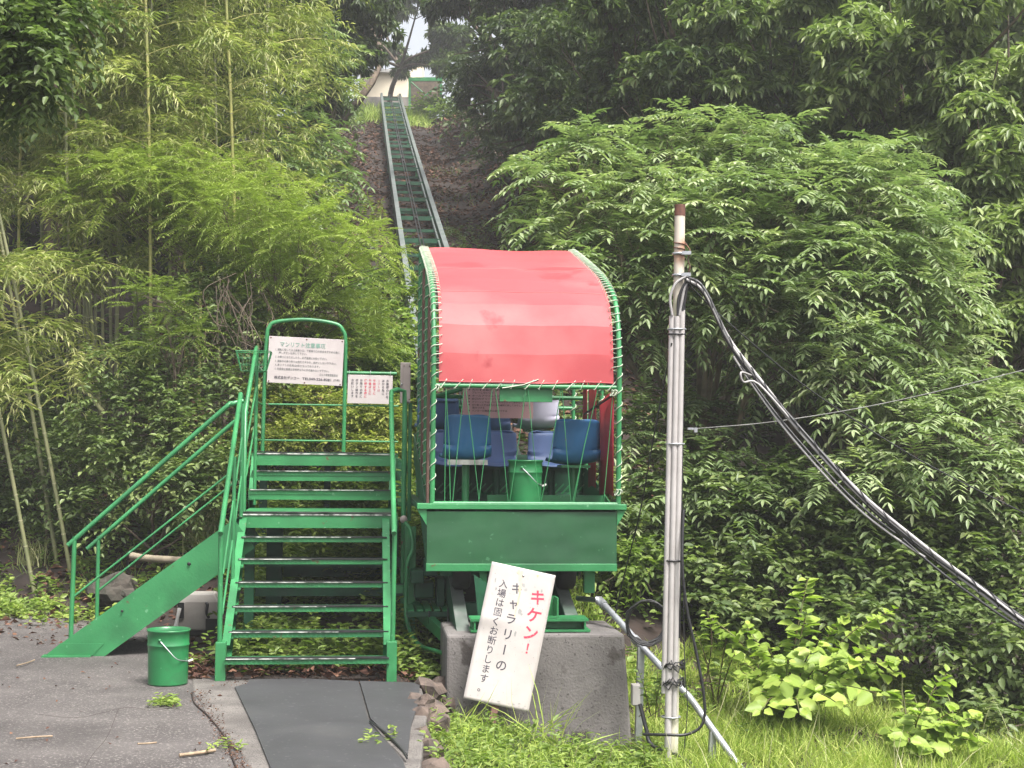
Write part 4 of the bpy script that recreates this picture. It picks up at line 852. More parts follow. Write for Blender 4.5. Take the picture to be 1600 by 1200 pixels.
# galvanised pipe rail down the slope
pp = [pY(903, 935, 11.35), pY(937, 938, 10.75), pY(960, 962, 10.55), pY(1000, 1007, 10.3), pY(1078, 1090, 9.95), pY(1160, 1204, 9.6), pY(1260, 1345, 9.2)]
t = thing('slope_handrail', 'galvanised steel pipe handrail running down the grass slope', 'handrail', pp[3])
mb = MB(); mb.tube(smooth_path(pp[:2], 4), .020, 10); mb.build('pipe', 'steel', t)
mb = MB(); mb.tube(pp[1:], .023, 12); mb.build('pipe', 'steel', t)
mb = MB(); mb.tube([pp[1]-_R*.03, pp[1], pp[1]+(pp[2]-pp[1])*.35], .031, 12); mb.build('elbow', 'steel', t)
mb = MB(); a = pp[3]+(pp[4]-pp[3])*-.12; mb.tube([a, a+(pp[4]-pp[3])*.08], .032, 10); mb.build('coupling', 'steel', t)
for f, i in ((.45, 4), (.02, 3)):
    a = pp[i]+(pp[i+1]-pp[i])*f; mb = MB(); g = GZ(a); mb.bar(a-Z*.01, np.array([a[0]-.02, a[1], float(g)-.15]), .045, .045, up=V); mb.build('post', 'steel', t)
# small junction box at the corner of the block
t = thing('junction_box', 'small grey junction box beside the concrete block', 'box', pv(994, 1098, 9.95))
c = pv(993, 1085, 9.93); mb = MB(); mb.box(c, U*.055, V*.06, Z*.14); mb.build('box_body', 'plasticgrey', t, bevel=.004); mb = MB(); mb.box(c-V*.034, U*.05, V*.006, Z*.13); mb.build('box_lid', 'pvc', t, bevel=.002)
# grey plastic hose box under the side stairs
c = on_ground(-1.03, 12.72, .0); c = pz(312, 992, .0); t = thing('hose_reel_box', 'grey plastic hose reel box on the ground under the side stairs', 'hose box', c)
mb = MB(); w, d, h = .36, .26, .36
def hb(a, b, z): return c+U*a*w/2+V*(b*d/2)+Z*z
mb.add([hb(-1, -1, .05), hb(1, -1, .05), hb(1, 1, .05), hb(-1, 1, .05), hb(-.94, -.95, h*.8), hb(.94, -.95, h*.8), hb(.94, .95, h*.8), hb(-.94, .95, h*.8), hb(-.72, -.8, h), hb(.72, -.8, h), hb(.72, .8, h), hb(-.72, .8, h)],
       [(0, 3, 2, 1), (0, 1, 5, 4), (1, 2, 6, 5), (2, 3, 7, 6), (3, 0, 4, 7), (4, 5, 9, 8), (5, 6, 10, 9), (6, 7, 11, 10), (7, 4, 8, 11), (8, 9, 10, 11)]); mb.build('box_body', 'plasticgrey', t, bevel=.015)
mb = MB(); mb.box(c+Z*.03, U*.34, V*.24, Z*.05); mb.build('base', 'cable', t, bevel=.006)
mb = MB(); mb.tube(smooth_path([hb(.35, -1.02, .28), hb(.42, -1.2, .27), hb(.40, -1.25, .20), hb(.50, -1.2, .16)], 12), .012, 7); mb.build('crank', 'cable', t)
mb = MB(); mb.tube([hb(-.86, -1.04, .24), hb(-.95, -1.2, .15), hb(-1.0, -1.25, .08)], [.018, .014, .02], 8); mb.tube([hb(-1.0, -1.25, .08), hb(-.98, -1.28, .02)], .03, 8); mb.build('hose_nozzle', 'whitep', t)
mb = MB(); mb.box(hb(-.8, -1.0, .22), U*.05, V*.02, Z*.13); mb.box(hb(.62, -1.0, .10), U*.1, V*.01, Z*.1); mb.build('opening', 'cable', t)
mb = MB(); mb.tube(smooth_path([hb(-.6, -1.1, .03), hb(-1.3, -1.3, .015), hb(-2.0, -.9, .02), hb(-2.3, -1.4, .015)], 20), .009, 6); mb.build('hose', 'steel', t)
# felled log
a, b = pY(205, 868, 14.2), pY(292, 876, 14.0); mb = MB(); mb.tube(smooth_path([a, a+(b-a)*.3-Z*.012, b], 10), [.033]*3*3+[.036]*2 if False else .034, 12); o = mb.build('fallen_log', 'barkpale', None, a); tag(o, 'pale grey fallen log behind the side stair rails', 'log')
a, b = pY(130, 862, 14.3), pY(250, 835, 14.6)
# boulders
for i, (x, y, Y, r, lab) in enumerate(((178, 925, 14.0, (.22, .2, .17), 'dark mossy boulder behind the side stair rail posts'), (80, 850, 17.0, (.16, .15, .14), 'grey boulder at the foot of the bamboo grove'), (222, 935, 13.6, (.15, .14, .10), 'low brown rock just left of the side stair stringer'))):
    mb = MB(); rock(mb, pY(x, y, Y), r, 70+i, 3); o = mb.build('boulder', 'boulder', None, pY(x, y, Y)); tag(o, lab, 'boulder')

# ------------------------------------------------------------------ summit
zt = float(ground_z(1.0, 66.5))
c = pY(610, 130, 67.5); t = thing('summit_building', 'cream walled building at the top of the track behind trees', 'building', c)
def sbox(x0, y0, x1, y1, Y, dep, name, m, par=t):
    a, b = pY(x0, y1, Y), pY(x1, y0, Y); mb = MB(); mb.box((a+b)/2+np.array([0, dep/2, 0]), _R*(b[0]-a[0]), np.array([0, dep, 0.]), Z*(b[2]-a[2])); return mb.build(name, m, par)
sbox(562, 112, 637, 155, 67.5, 3, 'wall', 'cream'); sbox(640, 138, 658, 155, 67.6, 3, 'wall', 'cream'); sbox(560, 152, 662, 168, 67.2, 3, 'plinth', 'stonewall'); sbox(655, 136, 660, 166, 67.0, .2, 'corner_post', 'whitep'); sbox(642, 98, 660, 125, 69, 1.5, 'upper_wall', 'cream')
sbox(560, 108, 640, 112, 67.3, 3.4, 'roof_edge', 'whitep')
t2 = thing('summit_shelter', 'green steel shelter frame beside the cream building at the summit', 'shelter', pY(665, 165, 66))
for x in (640, 689):
    a, b = pY(x, 182, 66), pY(x, 122, 66); mb = MB(); mb.bar(a, b, .1, .1, up=V); mb.build('post', 'green', t2)
a, b = pY(638, 124, 66), pY(692, 124, 66); mb = MB(); mb.bar(a, b, .12, .16); mb.build('beam', 'green', t2)
for (x0, y0, x1, y1) in ((642, 128, 684, 165), (682, 136, 660, 153)):
    mb = MB(); mb.tube([pY(x0, y0, 65.9), pY(x1, y1, 65.9)], .03, 6); mb.build('cross_brace', 'green', t2)
sbox(641, 126, 690, 166, 66.5, .1, 'back_panel', 'bark', t2)
sbox(636, 108, 700, 122, 66.2, 3, 'roof', 'dkgreen', t2) if False else None
for x0, x1, y in ((540, 592, 156), (545, 590, 163)):
    pass

# ------------------------------------------------------------------ trees and shrubs
def rhus_tree(name, label, lobes, base, n, r0=.07, nf=9, fl=.36, tint=.5, m='rhus', cat='tree', group=None, ntw=8, ll=.112, lw=.032, npair=7, fork=.4, dm=.72):
    base = np.asarray(base, float); t = thing(name, label, cat, base, group)
    limbs(MB(), base, lobes, r0) if False else None
    mb = MB(); limbs(mb, base, lobes, r0, fork, ntw=ntw); mb.build('trunk', 'barkpale', t)
    P, N = lobe_points(lobes, int(n*.9), inner=.22, under=.3, rough=.32); P2, N2 = lobe_points(clumps(lobes, 3, .15, .7, 1.22), int(n*.35), inner=.05)
    P, N = spaced(np.concatenate([P, P2]), np.concatenate([N, N2]), fl*dm)
    B, D = rosettes(P, nrm(N*.9+Z*.75+rng.normal(size=N.shape)*.2), nf, 1.15, .22)
    k = rng.uniform(size=len(B)) < .92; B, D = B[k], D[k]
    lv = pinnate(B, D, fl*rng.uniform(.75, 1.2, len(B)), npair, ll, lw, droop=.30, spread=1.0, sag=.12, tb=tint, tv=.25)
    o = leaf_object('crown', lv, LM[m], t, fold=.12, curl=.10, var=.17); o['kind'] = 'stuff'; return t
def oak_tree(name, label, lobes, base, n, ll=.15, lw=.045, nl=8, m='oak', r0=.16, group=None, tint=.5, ntw=10, six=True, cat='tree', fork=.45, sag=.55):
    base = np.asarray(base, float); t = thing(name, label, cat, base, group)
    mb = MB(); limbs(mb, base, lobes, r0, fork, ntw=ntw); mb.build('trunk', 'bark', t)
    P, N = lobe_points(clumps(lobes, 10, .40, .65), n, inner=.08, under=.25)
    lv = whorl(P, nrm(N+Z*.5), nl, ll, lw, 1.15, sag, tb=tint, tv=.25)
    o = leaf_object('crown', lv, LM[m], t, six=six, var=.15); o['kind'] = 'stuff'; return t
def shrub(name, label, lobes, base, n, ll=.075, lw=.036, nl=7, tl=.22, m='shrub', group=None, tint=.5, cat='shrub', r0=.03, six=True, ntw=8, stems='bark', fork=.35):
    base = np.asarray(base, float); t = thing(name, label, cat, base, group)
    mb = MB(); limbs(mb, base, lobes, r0, fork, ntw=ntw); mb.build('stems', stems, t)
    P, N = lobe_points(clumps(lobes, 9, .42, .75), n, inner=.12, under=.4)
    lv = twig_leaves(P, nrm(N+Z*.25+rng.normal(size=N.shape)*.5), nl, tl*rng.uniform(.6, 1.3, len(P)), ll, lw, tb=tint, tv=.22)
    o = leaf_object('foliage', lv, LM[m], t, six=six, var=.15); o['kind'] = 'stuff'; return t

# right: the big pale pinnate tree
rhus_tree('sumac_tree', 'broad pale green sumac tree with drooping pinnate leaves right of the canopy',
          [plobe(895, 300, 14.6, 75), plobe(960, 375, 14.0, 100), plobe(1050, 268, 15.0, 75), plobe(1165, 285, 14.6, 88), plobe(1110, 385, 13.8, 100), plobe(1245, 345, 14.2, 95), plobe(905, 440, 14.4, 70), plobe(1010, 470, 13.8, 75), plobe(1180, 470, 13.7, 80), plobe(1042, 222, 15, 32), plobe(1150, 222, 14.8, 42), plobe(905, 240, 15, 34), plobe(850, 275, 15, 30), plobe(1255, 262, 14.8, 45)],
          gbase(1130, 15.0), 1500, r0=.07, ntw=14)
rhus_tree('sumac_tree', 'pale green sumac tree beside the dark wood at the right, above the cable bundle',
          [plobe(1350, 345, 14.4, 100), plobe(1300, 455, 13.8, 95), plobe(1410, 440, 14.0, 95), plobe(1330, 560, 13.6, 75), plobe(1225, 545, 13.8, 55), plobe(1455, 540, 14.4, 60), plobe(1335, 262, 15, 45), plobe(1400, 300, 15, 50), plobe(1480, 440, 14.6, 40)],
          gbase(1330, 14.8), 1100, r0=.06, ntw=14)
rhus_tree('sumac_tree', 'low sumac spray hanging over the bank below the cable bundle',
          [plobe(1420, 690, 13.2, 75, .8), plobe(1350, 740, 13.0, 65, .7), plobe(1500, 725, 13.2, 75, .8), plobe(1560, 660, 13.6, 70), plobe(1450, 640, 13.6, 60)],
          gbase(1480, 13.9), 600, r0=.04, tint=.5)
rhus_tree('sumac_tree', 'low shaded sumac between the lift car and the pole',
          [plobe(1005, 690, 14.0, 60), plobe(1080, 740, 13.8, 65), plobe(1150, 780, 13.6, 70, .8), plobe(1010, 790, 13.6, 60), plobe(1110, 690, 14.4, 60)],
          gbase(1090, 14.6), 260, r0=.035, tint=.3)  # low tint puts the shade below the big crown into these leaves
# right edge oaks, hazy brightness put into the raised leaf tint
oak_tree('oak_tree', 'tall glossy evergreen oak filling the upper right corner', [plobe(1400, 120, 18, 130), plobe(1530, 90, 17, 140), plobe(1560, 260, 16.5, 130), plobe(1450, 240, 18, 100), plobe(1610, 180, 16.5, 120), plobe(1330, 40, 19, 120)], gbase(1560, 18.5), 3600, r0=.2, tint=.75)
oak_tree('oak_tree', 'evergreen oak bough hanging down the right edge of the view', [plobe(1560, 430, 15.6, 100), plobe(1600, 540, 15.4, 95), plobe(1520, 350, 16.4, 80), plobe(1620, 650, 15.2, 80), plobe(1640, 380, 15.4, 90)], gbase(1660, 16.5), 2200, r0=.12, tint=.75)
oak_tree('oak_tree', 'evergreen oak with arching bare boughs above the pale sumac', [plobe(1050, 40, 21, 140), plobe(1170, 60, 20, 130), plobe(1110, 160, 20, 95, .7), plobe(1230, 180, 20, 100), plobe(1290, 250, 18.5, 75), plobe(950, 20, 22, 110), plobe(1330, 170, 19.5, 80)], gbase(1220, 21), 3000, r0=.2, tint=.45)
# centre and left: dark evergreens above the track
oak_tree('evergreen_tree', 'dark evergreen leaning over the right side of the track', [plobe(800, 40, 32, 120), plobe(870, 130, 30, 110), plobe(775, 140, 33, 75), plobe(735, 30, 36, 65), plobe(930, 190, 28, 90), plobe(830, 210, 30, 70), plobe(960, 110, 27, 100)], gbase(880, 31), 4200, ll=.20, lw=.065, m='ever', r0=.25, six=False)
oak_tree('evergreen_tree', 'dark evergreen with overhanging boughs left of the track top', [plobe(520, 40, 33, 95), plobe(470, 110, 31, 85), plobe(505, 105, 35, 42), plobe(560, 10, 38, 45), plobe(430, 30, 30, 90), plobe(490, 165, 34, 42)], gbase(470, 33), 2800, ll=.20, lw=.065, m='ever', r0=.22, six=False)
oak_tree('evergreen_tree', 'evergreen standing before the cream building, framing the sky gap', [plobe(655, 5, 62, 50, .6), plobe(606, 82, 65, 22, .6), plobe(640, 98, 64, 16, .5), plobe(700, 70, 60, 34), plobe(562, 50, 64, 26), plobe(590, 20, 66, 30, .6), plobe(672, 92, 63, 18, .5), plobe(566, 96, 63, 18, .6), plobe(690, 108, 62, 18, .6), plobe(622, 112, 65, 10, .5)], gbase(601, 66), 2000, ll=.34, lw=.11, m='ever', r0=.15, six=False, tint=.6, fork=.85, ntw=4)
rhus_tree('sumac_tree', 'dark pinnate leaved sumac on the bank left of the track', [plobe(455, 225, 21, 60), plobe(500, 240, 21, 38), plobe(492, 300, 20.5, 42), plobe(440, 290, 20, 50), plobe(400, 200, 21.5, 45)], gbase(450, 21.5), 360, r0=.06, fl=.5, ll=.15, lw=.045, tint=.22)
rhus_tree('sumac_tree', 'small sumac with spreading fronds beside the summit gap', [plobe(500, 120, 30, 40), plobe(538, 85, 32, 26), plobe(480, 75, 30, 40)], gbase(480, 31), 130, r0=.05, fl=.6, ll=.18, lw=.05, tint=.4)
# feathery acacia in front of the bamboo
def mimosa(name, label, lobes, base, n, fl=.34, tint=.55, r0=.05):
    base = np.asarray(base, float); t = thing(name, label, 'tree', base)
    mb = MB(); limbs(mb, base, lobes, r0, .5, ntw=12); mb.build('trunk', 'bark', t)
    P, N = lobe_points(lobes, n, inner=.12, under=.25, rough=.35); P2, N2 = lobe_points(clumps(lobes, 7, .15, .6, 1.3), int(n*.5), inner=.05)
    P, N = spaced(np.concatenate([P, P2]), np.concatenate([N, N2]), .24)
    B, D = rosettes(P, nrm(N*.6+Z*.8+rng.normal(size=N.shape)*.35), 8, 1.25, .3)
    lv = pinnate(B, D, fl*rng.uniform(.7, 1.2, len(B)), 15, .074, .0125, droop=.22, spread=1.2, sag=.10, tb=tint, tv=.2)
    o = leaf_object('crown', lv, LM['mimosa'], t, six=False, fold=.05, var=.18); o['kind'] = 'stuff'; return t
mimosa('acacia_tree', 'bright yellow-green feathery acacia spreading in flat layers before the bamboo',
       [plobe(250, 300, 16.2, 105, .38), plobe(345, 315, 15.9, 95, .5), plobe(420, 360, 15.6, 85, .55), plobe(505, 390, 15.6, 80, .5), plobe(545, 430, 15.6, 45, .8), plobe(170, 285, 16.4, 50, .25), plobe(470, 440, 15.8, 75, .7), plobe(545, 495, 15.8, 40, .9), plobe(500, 480, 15.8, 60, .8), plobe(440, 490, 16.0, 60, .8), plobe(215, 268, 16.6, 40, .3), plobe(540, 540, 16.0, 45, .8), plobe(390, 400, 16.4, 70, .6), plobe(300, 350, 16.6, 70, .5)],
       gbase(385, 17.2), 1700, fl=.40)
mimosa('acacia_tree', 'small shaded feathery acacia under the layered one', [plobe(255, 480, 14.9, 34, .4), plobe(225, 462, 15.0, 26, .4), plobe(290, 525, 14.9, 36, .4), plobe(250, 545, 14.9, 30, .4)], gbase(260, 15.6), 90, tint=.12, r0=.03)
# hanging foliage at the upper left corner, near the camera
t = thing('camphor_tree', 'dark glossy bough hanging into the upper left corner', 'tree', gbase(-520, 10.4)); mb = MB(); fk = pY(-240, -170, 9.6)
mb.tube(smooth_path([gbase(-520, 10.4)-Z*.1, pY(-470, 350, 10.2), pY(-380, 40, 10.0), fk], 16), np.linspace(.16, .07, 16), 10) if False else mb.tube(smooth_path([gbase(-520, 10.4)-Z*.1, pY(-470, 350, 10.2), pY(-380, 40, 10.0), fk], 16), .09, 10)
clb = [plobe(20, 40, 9.2, 95), plobe(60, 100, 9.0, 60), plobe(105, 15, 9.4, 50, .7), plobe(20, 140, 9.2, 50), plobe(-60, 60, 9.4, 110)]
for c_, r_ in clb:
    q_ = smooth_path([fk, (fk+c_)/2+Z*.15, c_, c_+(c_-fk)*.12-Z*.08], 14); mb.tube(q_, np.linspace(.03, .005, len(q_)), 6)
mb.build('trunk', 'bark', t); P, N = lobe_points(clumps(clb, 9, .42, .75), 900, inner=.12, under=.4)
o = leaf_object('crown', twig_leaves(P, nrm(N*.6-Z*.3+rng.normal(size=N.shape)*.5), 8, .26*rng.uniform(.6, 1.3, len(P)), .075, .034, tb=.22, tv=.2), LM['oak'], t); o['kind'] = 'stuff'

# bamboo: a few prototypes, copied
def bamboo_proto(h, z0, seed, n_br=2, dim=False, dens=1.0):
    q = np.random.default_rng(seed); sp = .26
    cm, nm = MB(), MB(); bend = lambda z: np.array([.010*z*z*.5, .004*z*z*.3, z]); zs = np.arange(0, h, sp)
    cm.tube([bend(z) for z in zs], np.linspace(.022, .011, len(zs)), 8)
    for z in zs[1:]: nm.lathe(bend(z)-Z*.008, [(.023-.011*z/h, 0), (.026-.011*z/h, .006), (.023-.011*z/h, .012)], 8, x=np.array([1., 0, 0]))
    br = MB(); Ls = []
    for z in zs:
        if z < z0: continue
        for _ in range(n_br):
            g = q.uniform(0, 6.28); ln = q.uniform(.7, 1.35)*(1-.3*(z/h)); d = np.array([math.cos(g), math.sin(g), q.uniform(.25, .8)])
            tt = np.linspace(0, 1, 7); pts = bend(z)+d*(ln*tt)[:, None]-Z*(.42*ln*tt**2)[:, None]; br.tube(pts, np.linspace(.006, .002, 7), 4, False)
            k = int(17*dens); ts = q.uniform(.25, 1, k); B = np.stack([np.interp(ts, tt, pts[:, i]) for i in range(3)], 1)
            D = nrm(d*.5+q.normal(size=(k, 3))*.6-Z*.1); Ls += [(B, D)]
    B = np.concatenate([x[0] for x in Ls]); D = np.concatenate([x[1] for x in Ls])
    lv = twig_leaves(B, D, 7, .24, .125, .019, sag=.40, tb=.5, tv=.26, wide=.8)
    return cm, nm, br, lv
def bamboo_thing(label, loc, group, h, z0, seed, cmat, **kw):
    ORG_ = thing('bamboo', label, 'bamboo', (0, 0, 0), group); cm, nm, br, lv = bamboo_proto(h, z0, seed, **kw)
    c = cm.build('culm', cmat, ORG_); nm.build('culm_node', 'culmnode', ORG_)['kind'] = 'stuff'; br.build('branches', 'culm', ORG_)
    o = leaf_object('foliage', lv, LM['bamboo'], ORG_, six=False, fold=.10, curl=.22); o['kind'] = 'stuff'; return ORG_
BG = 'bamboo culms in the grove on the left'
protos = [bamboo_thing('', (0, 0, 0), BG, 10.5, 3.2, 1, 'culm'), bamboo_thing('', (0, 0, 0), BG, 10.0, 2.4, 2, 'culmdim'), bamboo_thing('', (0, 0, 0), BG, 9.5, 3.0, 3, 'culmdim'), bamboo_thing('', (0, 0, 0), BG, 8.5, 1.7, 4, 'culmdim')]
used = set()
def bamboo(i, x0, Y0, x1, y1, label, Y1=None, scale=1.0):
    b = gbase(x0, Y0); p = pY(x1, y1, Y1 or Y0); d = nrm(p-b)
    o = protos[i] if i not in used else dup(protos[i]); used.add(i)
    o.location = Vector(b-Z*.05); z = Vector(d); rz_ = rng.uniform(0, 6.28)
    o.rotation_mode = 'QUATERNION'; o.rotation_quaternion = Vector((0, 0, 1)).rotation_difference(z) @ Matrix.Rotation(rz_, 3, 'Z').to_quaternion()
    o.scale = (scale,)*3; o['label'] = label; o['group'] = BG; return o
bamboo(0, 372, 16.6, 375, 0, 'tall yellow bamboo culm farthest right in the grove')
bamboo(0, 233, 16.2, 252, 0, 'tall yellow bamboo culm rising through the middle of the grove')
bamboo(1, 206, 17.0, 213, 0, 'dimmer bamboo culm just left of the tall yellow middle one')
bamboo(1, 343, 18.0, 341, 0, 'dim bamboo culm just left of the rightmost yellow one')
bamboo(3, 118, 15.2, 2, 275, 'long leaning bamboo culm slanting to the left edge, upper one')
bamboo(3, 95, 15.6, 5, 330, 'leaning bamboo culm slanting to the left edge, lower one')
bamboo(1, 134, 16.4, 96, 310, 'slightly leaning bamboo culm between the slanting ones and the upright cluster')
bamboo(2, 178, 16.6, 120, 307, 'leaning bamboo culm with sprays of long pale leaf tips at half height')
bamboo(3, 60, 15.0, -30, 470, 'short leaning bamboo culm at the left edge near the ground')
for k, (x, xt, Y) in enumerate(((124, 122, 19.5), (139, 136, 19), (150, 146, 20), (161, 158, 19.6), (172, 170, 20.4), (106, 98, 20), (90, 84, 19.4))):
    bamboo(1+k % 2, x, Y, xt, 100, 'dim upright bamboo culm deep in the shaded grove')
for k, (x, xt, Y) in enumerate(((30, 20, 18.5), (-20, -40, 17.5), (70, 60, 19), (290, 285, 19.5), (430, 425, 20.5), (180, 186, 18.4), (310, 318, 18.2), (400, 408, 19.4), (265, 262, 21), (-70, -90, 19), (130, 128, 21), (460, 468, 22))):
    bamboo(k % 3, x, Y, xt, 60, 'leafy bamboo in the thick of the grove, culm half hidden', scale=.95+.1*(k % 3))
# fallen culm
a, b = pY(70, 530, 17), pY(134, 610, 16.2); mb = MB(); mb.tube([a, (a+b)/2-Z*.01, b+(b-a)*.4], .024, 8); tag(mb.build('fallen_bamboo', 'culmdim', None, a), 'broken bamboo culm leaning across the upright cluster', 'bamboo')

# dark shrubs on the left under the bamboo
shrub('camellia_shrub', 'dark camellia shrub in front of the upright bamboo cluster', [plobe(215, 575, 15.4, 65), plobe(270, 610, 15.0, 75), plobe(200, 660, 15.2, 80), plobe(290, 700, 14.8, 70)], gbase(240, 15.4), 620)
shrub('camellia_shrub', 'dark shrub under the acacia left of the notice board', [plobe(330, 560, 15.4, 70), plobe(390, 590, 15.2, 60), plobe(345, 640, 15.0, 60), plobe(400, 520, 15.6, 55), plobe(330, 480, 15.8, 60)], gbase(360, 15.5), 520, tint=.4)
shrub('camellia_shrub', 'low dark shrub left of the side stair rail at the foot of the bamboo', [plobe(60, 740, 16.4, 80), plobe(130, 730, 15.8, 70), plobe(20, 690, 16.8, 75), plobe(90, 800, 15.8, 50, .7)], gbase(80, 16.2), 620, tint=.35)
shrub('camellia_shrub', 'leafy shrub seen through the side stair rails', [plobe(200, 745, 14.8, 65), plobe(260, 775, 14.5, 65), plobe(170, 800, 14.8, 50, .7), plobe(310, 800, 14.4, 50, .8), plobe(330, 740, 14.5, 50)], gbase(240, 14.9), 560, tint=.5)
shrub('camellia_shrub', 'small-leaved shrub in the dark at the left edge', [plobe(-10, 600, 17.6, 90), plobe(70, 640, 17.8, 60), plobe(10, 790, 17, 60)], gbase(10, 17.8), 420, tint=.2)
shrub('camellia_shrub', 'dark shrub at the far left edge above the weedy asphalt', [plobe(20, 810, 16.8, 55), plobe(75, 830, 16.6, 45, .8), plobe(-30, 780, 17, 60), plobe(130, 840, 16.0, 38, .8)], gbase(40, 16.9), 420, tint=.45)
# azalea hedge behind the platform
shrub('azalea_hedge', 'yellow-green azalea bushes behind the platform rails', [plobe(430, 640, 15.3, 50), plobe(490, 640, 15.2, 48, .9), plobe(550, 650, 15.2, 50, .9), plobe(610, 668, 15.1, 45), plobe(460, 700, 15.0, 45), plobe(530, 705, 15.0, 45), plobe(600, 720, 14.9, 45), plobe(640, 700, 15.4, 40), plobe(400, 690, 15.2, 40)], gbase(520, 15.3), 2300, ll=.050, lw=.022, nl=8, tl=.13, m='azalea', cat='hedge')
shrub('weedy_shrub', 'leafy weedy shrubs growing behind the staircase, seen between the treads', [plobe(x, y, 15.0, 42, .7) for x, y in ((390, 870), (440, 850), (490, 865), (540, 850), (590, 865), (640, 850), (420, 910), (500, 920), (580, 915), (630, 790), (330, 870))], gbase(500, 15.2), 700, ll=.085, lw=.042, m='weed', tint=.6)
shrub('vine_thicket', 'tangled green vines on the bank between the notice board and the lift car', [plobe(575, 560, 16.6, 50), plobe(620, 530, 17.2, 45), plobe(560, 600, 16.4, 45), plobe(610, 600, 16.4, 45), plobe(640, 470, 18.4, 35), plobe(500, 560, 16.4, 50)], gbase(590, 17), 480, ll=.085, lw=.05, m='weed', tint=.35)
# right: dark broadleaved thicket
for lab, lobes, bx, by, n, tint in (('dark broad-leaved thicket just right of the pole', [plobe(1110, 830, 13.6, 75), plobe(1080, 910, 13.2, 60), plobe(1160, 890, 13.2, 70), plobe(1150, 960, 12.8, 55)], 1120, 13.8, 620, .42),
                                    ('dark broad-leaved thicket behind the bright knotweed', [plobe(1230, 810, 13.6, 85), plobe(1310, 840, 13.4, 80), plobe(1240, 910, 13.2, 75), plobe(1330, 930, 13.0, 70), plobe(1290, 985, 12.6, 55)], 1270, 13.9, 800, .38),
                                    ('dark thicket below the cable bundle at the right', [plobe(1400, 830, 13.4, 85), plobe(1480, 870, 13.2, 85), plobe(1420, 940, 13.0, 85), plobe(1500, 980, 12.8, 80), plobe(1400, 900, 13.4, 80), plobe(1460, 1010, 12.4, 60), plobe(1370, 990, 12.4, 50)], 1440, 13.8, 950, .42),
                                    ('dark laurel thicket in the lower right corner', [plobe(1570, 850, 13.2, 85), plobe(1600, 960, 12.8, 90), plobe(1560, 1060, 12.4, 70), plobe(1620, 1120, 12.2, 90), plobe(1490, 1090, 12.4, 60), plobe(1540, 930, 12.8, 80), plobe(1600, 1050, 12.0, 80), plobe(1560, 790, 13.4, 80), plobe(1560, 1140, 11.4, 50)], 1590, 13.4, 1050, .45)):
    shrub('broadleaf_thicket', lab, lobes, gbase(bx, by), n, ll=.095, lw=.048, nl=7, tl=.26, tint=tint)
shrub('creeper_thicket', 'bright-leaved creeper thicket between the lift car and the pole', [plobe(985, 840, 13.4, 55), plobe(1020, 790, 13.8, 45), plobe(960, 900, 12.8, 45), plobe(1010, 900, 12.9, 50), plobe(1065, 860, 13.4, 45)], gbase(1000, 13.8), 360, ll=.075, lw=.046, m='weed', tint=.4)
# background wood
bgp = []
for k in range(3):
    q = np.random.default_rng(90+k); lb = [((0, 0, 5.6), (2.2, 2.2, 2.4))]+[((q.uniform(-1.9, 1.9), q.uniform(-1.9, 1.9), q.uniform(2.2, 7.4)), (q.uniform(1.1, 1.7),)*3) for _ in range(7)]
    bgp.append(oak_tree('woodland_tree', 'dark evergreen tree standing in the wood behind', lb, (0, 0, 0), 1900, ll=.24, lw=.085, nl=8, m='ever', r0=.2, six=False, group='evergreen trees in the wood behind', ntw=4))
spots = [(-50, 26, 1), (60, 25, 1), (160, 27, 1), (270, 26, 1), (230, 29, 1), (0, 36, 1.2), (130, 38, 1.2), (240, 40, 1.2), (280, 44, 1.2), (330, 46, 1.1), (290, 35, 1), (-150, 24, 1), (310, 54, 1.3), (100, 52, 1.4),
         (980, 38, 1.1), (1010, 34, 1.1), (930, 46, 1.1), (1060, 30, 1.1), (1160, 28, 1.1), (1260, 27, 1.1), (1380, 26, 1.1), (1500, 25, 1.1), (1620, 24, 1.1), (945, 54, 1.3), (1040, 44, 1.3), (1200, 40, 1.3), (1360, 38, 1.3), (1540, 36, 1.3), (1700, 30, 1.2), (1100, 21.5, .62), (1240, 20, .6), (1380, 19.5, .6), (1520, 19.5, .6), (990, 22.5, .6), (1650, 19, .6), (960, 25, .55)]
for i, (x, Y, s) in enumerate(spots):
    k = i % 3; o = bgp[k] if i < 3 else dup(bgp[k]); o.location = Vector(gbase(x, Y)-Z*.2); o.rotation_euler = (0, 0, rng.uniform(0, 6.28)); o.scale = (s*1.05, s*1.05, s)

shrub('brow_bush', 'dark bush on the bank right of the track top', [plobe(735, 185, 46, 32), plobe(770, 215, 42, 38), plobe(720, 150, 52, 28), plobe(800, 245, 38, 40), plobe(745, 120, 50, 40), plobe(715, 105, 54, 22)], gbase(770, 44), 520, ll=.22, lw=.11, tl=.6, m='ever', six=False, r0=.08)
shrub('brow_bush', 'yellow-green bush at the brow right of the summit shelter post', [plobe(672, 178, 62, 20, .6), plobe(695, 180, 60, 16, .6), plobe(650, 184, 62, 12, .5)], gbase(675, 62), 170, ll=.24, lw=.11, tl=.6, m='weed', six=False, r0=.05, tint=.6)
shrub('brow_bush', 'shaded green bush at the brow left of the track top', [plobe(552, 185, 60, 20, .7), plobe(528, 190, 56, 26, .8), plobe(535, 160, 58, 20)], gbase(540, 58), 200, ll=.24, lw=.11, tl=.6, m='shrub', six=False, r0=.05)
